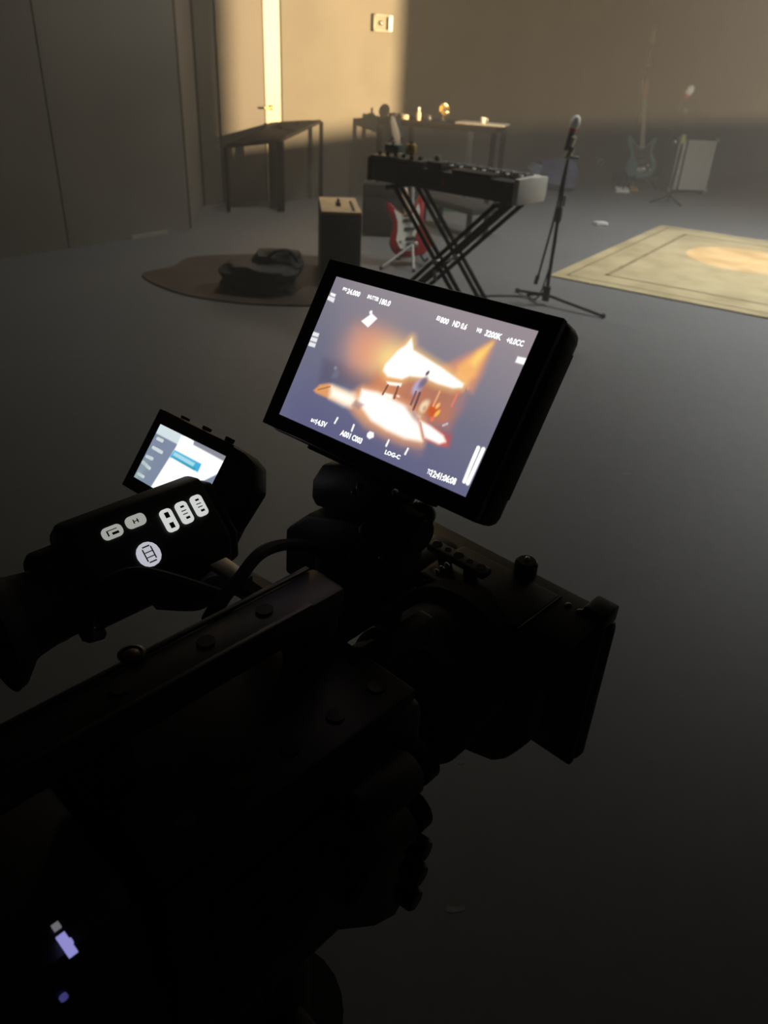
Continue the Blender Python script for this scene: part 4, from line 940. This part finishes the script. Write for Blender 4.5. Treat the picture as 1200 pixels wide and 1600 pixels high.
P(MB().tube([(-.122, -.10, -.178), (-.09, -.09, -.165), (-.05, -.09, -.128), (.0, -.095, -.115), (.03, -.098, -.112)], .009, 10), 'arm', BLK)
P(MB().tube([(-.115, -.15, -.178), (-.10, -.165, -.16), (-.085, -.16, -.125), (-.07, -.14, -.11), (-.03, -.11, -.12)], .0045, 8), 'cable', BLKR)
P(MB().cyl((-.118, -.062, -.178), (-.098, -.058, -.166), .009), 'arm_knob', STEEL)
# lit buttons on the sloping face
pn = np.array([.7071, 0, .7071]); pp0 = np.array([-.130, 0, -.120])
BM = emis('button_glow_white', lin(205, 208, 204), 1.0); BM2 = emis('button_glow_grey', lin(158, 160, 154), 1.0); INK = mat('button_ink', (.004, .004, .004), .6)
fx, fy = Vector((0, 1, 0)), Vector((-.7071, 0, .7071))
def rrect(w_, h_, r, n=5):
    o = []
    for (cx_, cy_, a0_) in ((w_ - r, h_ - r, 0), (-w_ + r, h_ - r, 90), (-w_ + r, -h_ + r, 180), (w_ - r, -h_ + r, 270)):
        for k in range(n): a = R_(a0_ + 90 * k / (n - 1)); o.append((cx_ + r * math.cos(a), cy_ + r * math.sin(a)))
    return o
fnv = Vector((.7071, 0, .7071))
def button(x, y, w_, h_, r, m_, marks):
    c = Vector(HITP(x, y, pp0, pn))
    b = P(MB().prism(rrect(w_, h_, r), c, fx, fy, .0014 if fx.cross(fy).dot(fnv) > 0 else -.0014), 'button', m_, hou)
    for (mx0, mx1, my0, my1) in marks:
        P(MB().prism([(mx0 * w_, my0 * h_), (mx1 * w_, my0 * h_), (mx1 * w_, my1 * h_), (mx0 * w_, my1 * h_)], c + fnv * .0014, fx, fy, .0003 if fx.cross(fy).dot(fnv) > 0 else -.0003), 'button_mark', INK, b)
def lines4(): return [(-.25, .35, .45, .62), (-.4, .4, .12, .2), (-.4, .4, -.18, -.1), (-.2, .45, -.62, -.42)]
button(175, 832, .0072, .0042, .0034, BM2, [(-.5, .5, .30, .42), (-.55, -.42, -.5, .42), (-.1, .55, -.5, -.1)])
button(211.5, 814.5, .0072, .0042, .0034, BM2, [(-.3, -.2, -.4, .3), (.1, .2, -.4, .3), (-.25, .25, -.1, .02)])
button(264, 813.5, .0046, .0084, .0030, BM, [(-.35, .35, .22, .70), (-.35, .35, -.72, -.24)])
button(287.5, 801.5, .0046, .0082, .0030, BM, lines4())
button(310.5, 790.5, .0046, .0080, .0030, BM, lines4())
button(232, 866.5, .0082, .0086, .0080, emis('button_glow_round', lin(186, 186, 196), 1.0), [(-.42, -.32, -.55, .5), (.36, .46, -.5, .55), (-.3, .35, .58, .68), (-.3, .35, .12, .2), (-.3, .35, -.28, -.2), (-.3, .35, -.7, -.6)])
# ---- flip-out screen of the viewfinder
ME = plane_frame((-0.1685, .5476, 1.2035), -48.2, 39.1376, 2.1916)
EW_, EH_ = .0885, .0497
fs = Thing('flip_screen', 'small flip-out screen with bright white and blue menu beside the viewfinder', 'screen', (0, 0, 0), M=ME)
P = fs.part
P(MB().prism([(-.054, -.036), (.058, -.036), (.082, -.020), (.086, .012), (.074, .030), (.060, .034), (.030, .036), (-.020, .037), (-.052, .038)], (0, 0, -.0012), (1, 0, 0), (0, 1, 0), -.016, .003), 'housing', BLKP)
bz = MB()
for (a, b, c, d_) in ((-.0535, -.0443, -.0355, .0365), (.0443, .058, -.0355, .0335), (-.0443, .0443, .0249, .0355), (-.0443, .0443, -.0355, -.0249)):
    bz.box((a, c, -.003), (b, d_, .0006), .0004, seg=1)
P(bz, 'bezel', MATS['gloss_black_bezel'])
for x in (-.03, .0, .03): P(MB().cyl((x, .036, -.009), (x, .0395, -.009), .004), 'edge_button', BLKR)
P(MB().box((.058, -.045, -.020), (.080, -.015, -.002), .004), 'hinge', BLK)
def paint_flip(gx, gy):
    p = Paint(gx, gy, ME)
    p.img[:] = np.array(lin(128, 140, 162))
    p.poly([(250, 660), (288, 680), (277, 694), (244, 677)], lin(214, 228, 232), .0008)
    p.poly([(286, 680), (356, 712), (352, 724), (283, 690)], lin(140, 142, 152), .0008)
    p.poly([(283, 681), (291, 681), (303, 689), (302, 695), (352, 722), (341, 740), (300, 760), (230, 770), (274, 700), (277, 694)], (1.05, 1.08, 1.08), .0008)
    p.poly([(273, 703), (315, 725), (309, 738), (265, 714)], lin(70, 178, 220), .0008)
    p.poly([(273, 706), (305, 724), (301, 729), (270, 711)], lin(170, 222, 238), .0008)
    p.poly([(269, 713), (306, 732), (303, 736), (266, 716)], lin(40, 150, 170), .0008, .8)
    p.poly([(268, 715), (304, 736), (306, 760), (236, 768)], (1.05, 1.08, 1.08), .0008)
    for (a, b) in (((246, 685), (254, 689)), ((239, 699), (253, 707)), ((229, 713), (238, 717)), ((223, 722), (228, 726)), ((228, 727), (234, 732)), ((216, 740), (224, 745))):
        p.line(a, b, .0012, lin(214, 224, 226), .9)
    p.blob((224, 728), .006, .008, lin(150, 170, 172), 0, .5); p.blob((212, 744), .006, .005, lin(160, 184, 180), 0, .6)
    return p.img
sc2 = screen_mesh('screen', EW_, EH_, 140, 80, ME, paint_flip, fs.e, attr_emis('flip_screen_picture'))
sc2['label'] = 'lit screen with white menu page and blue selected row'
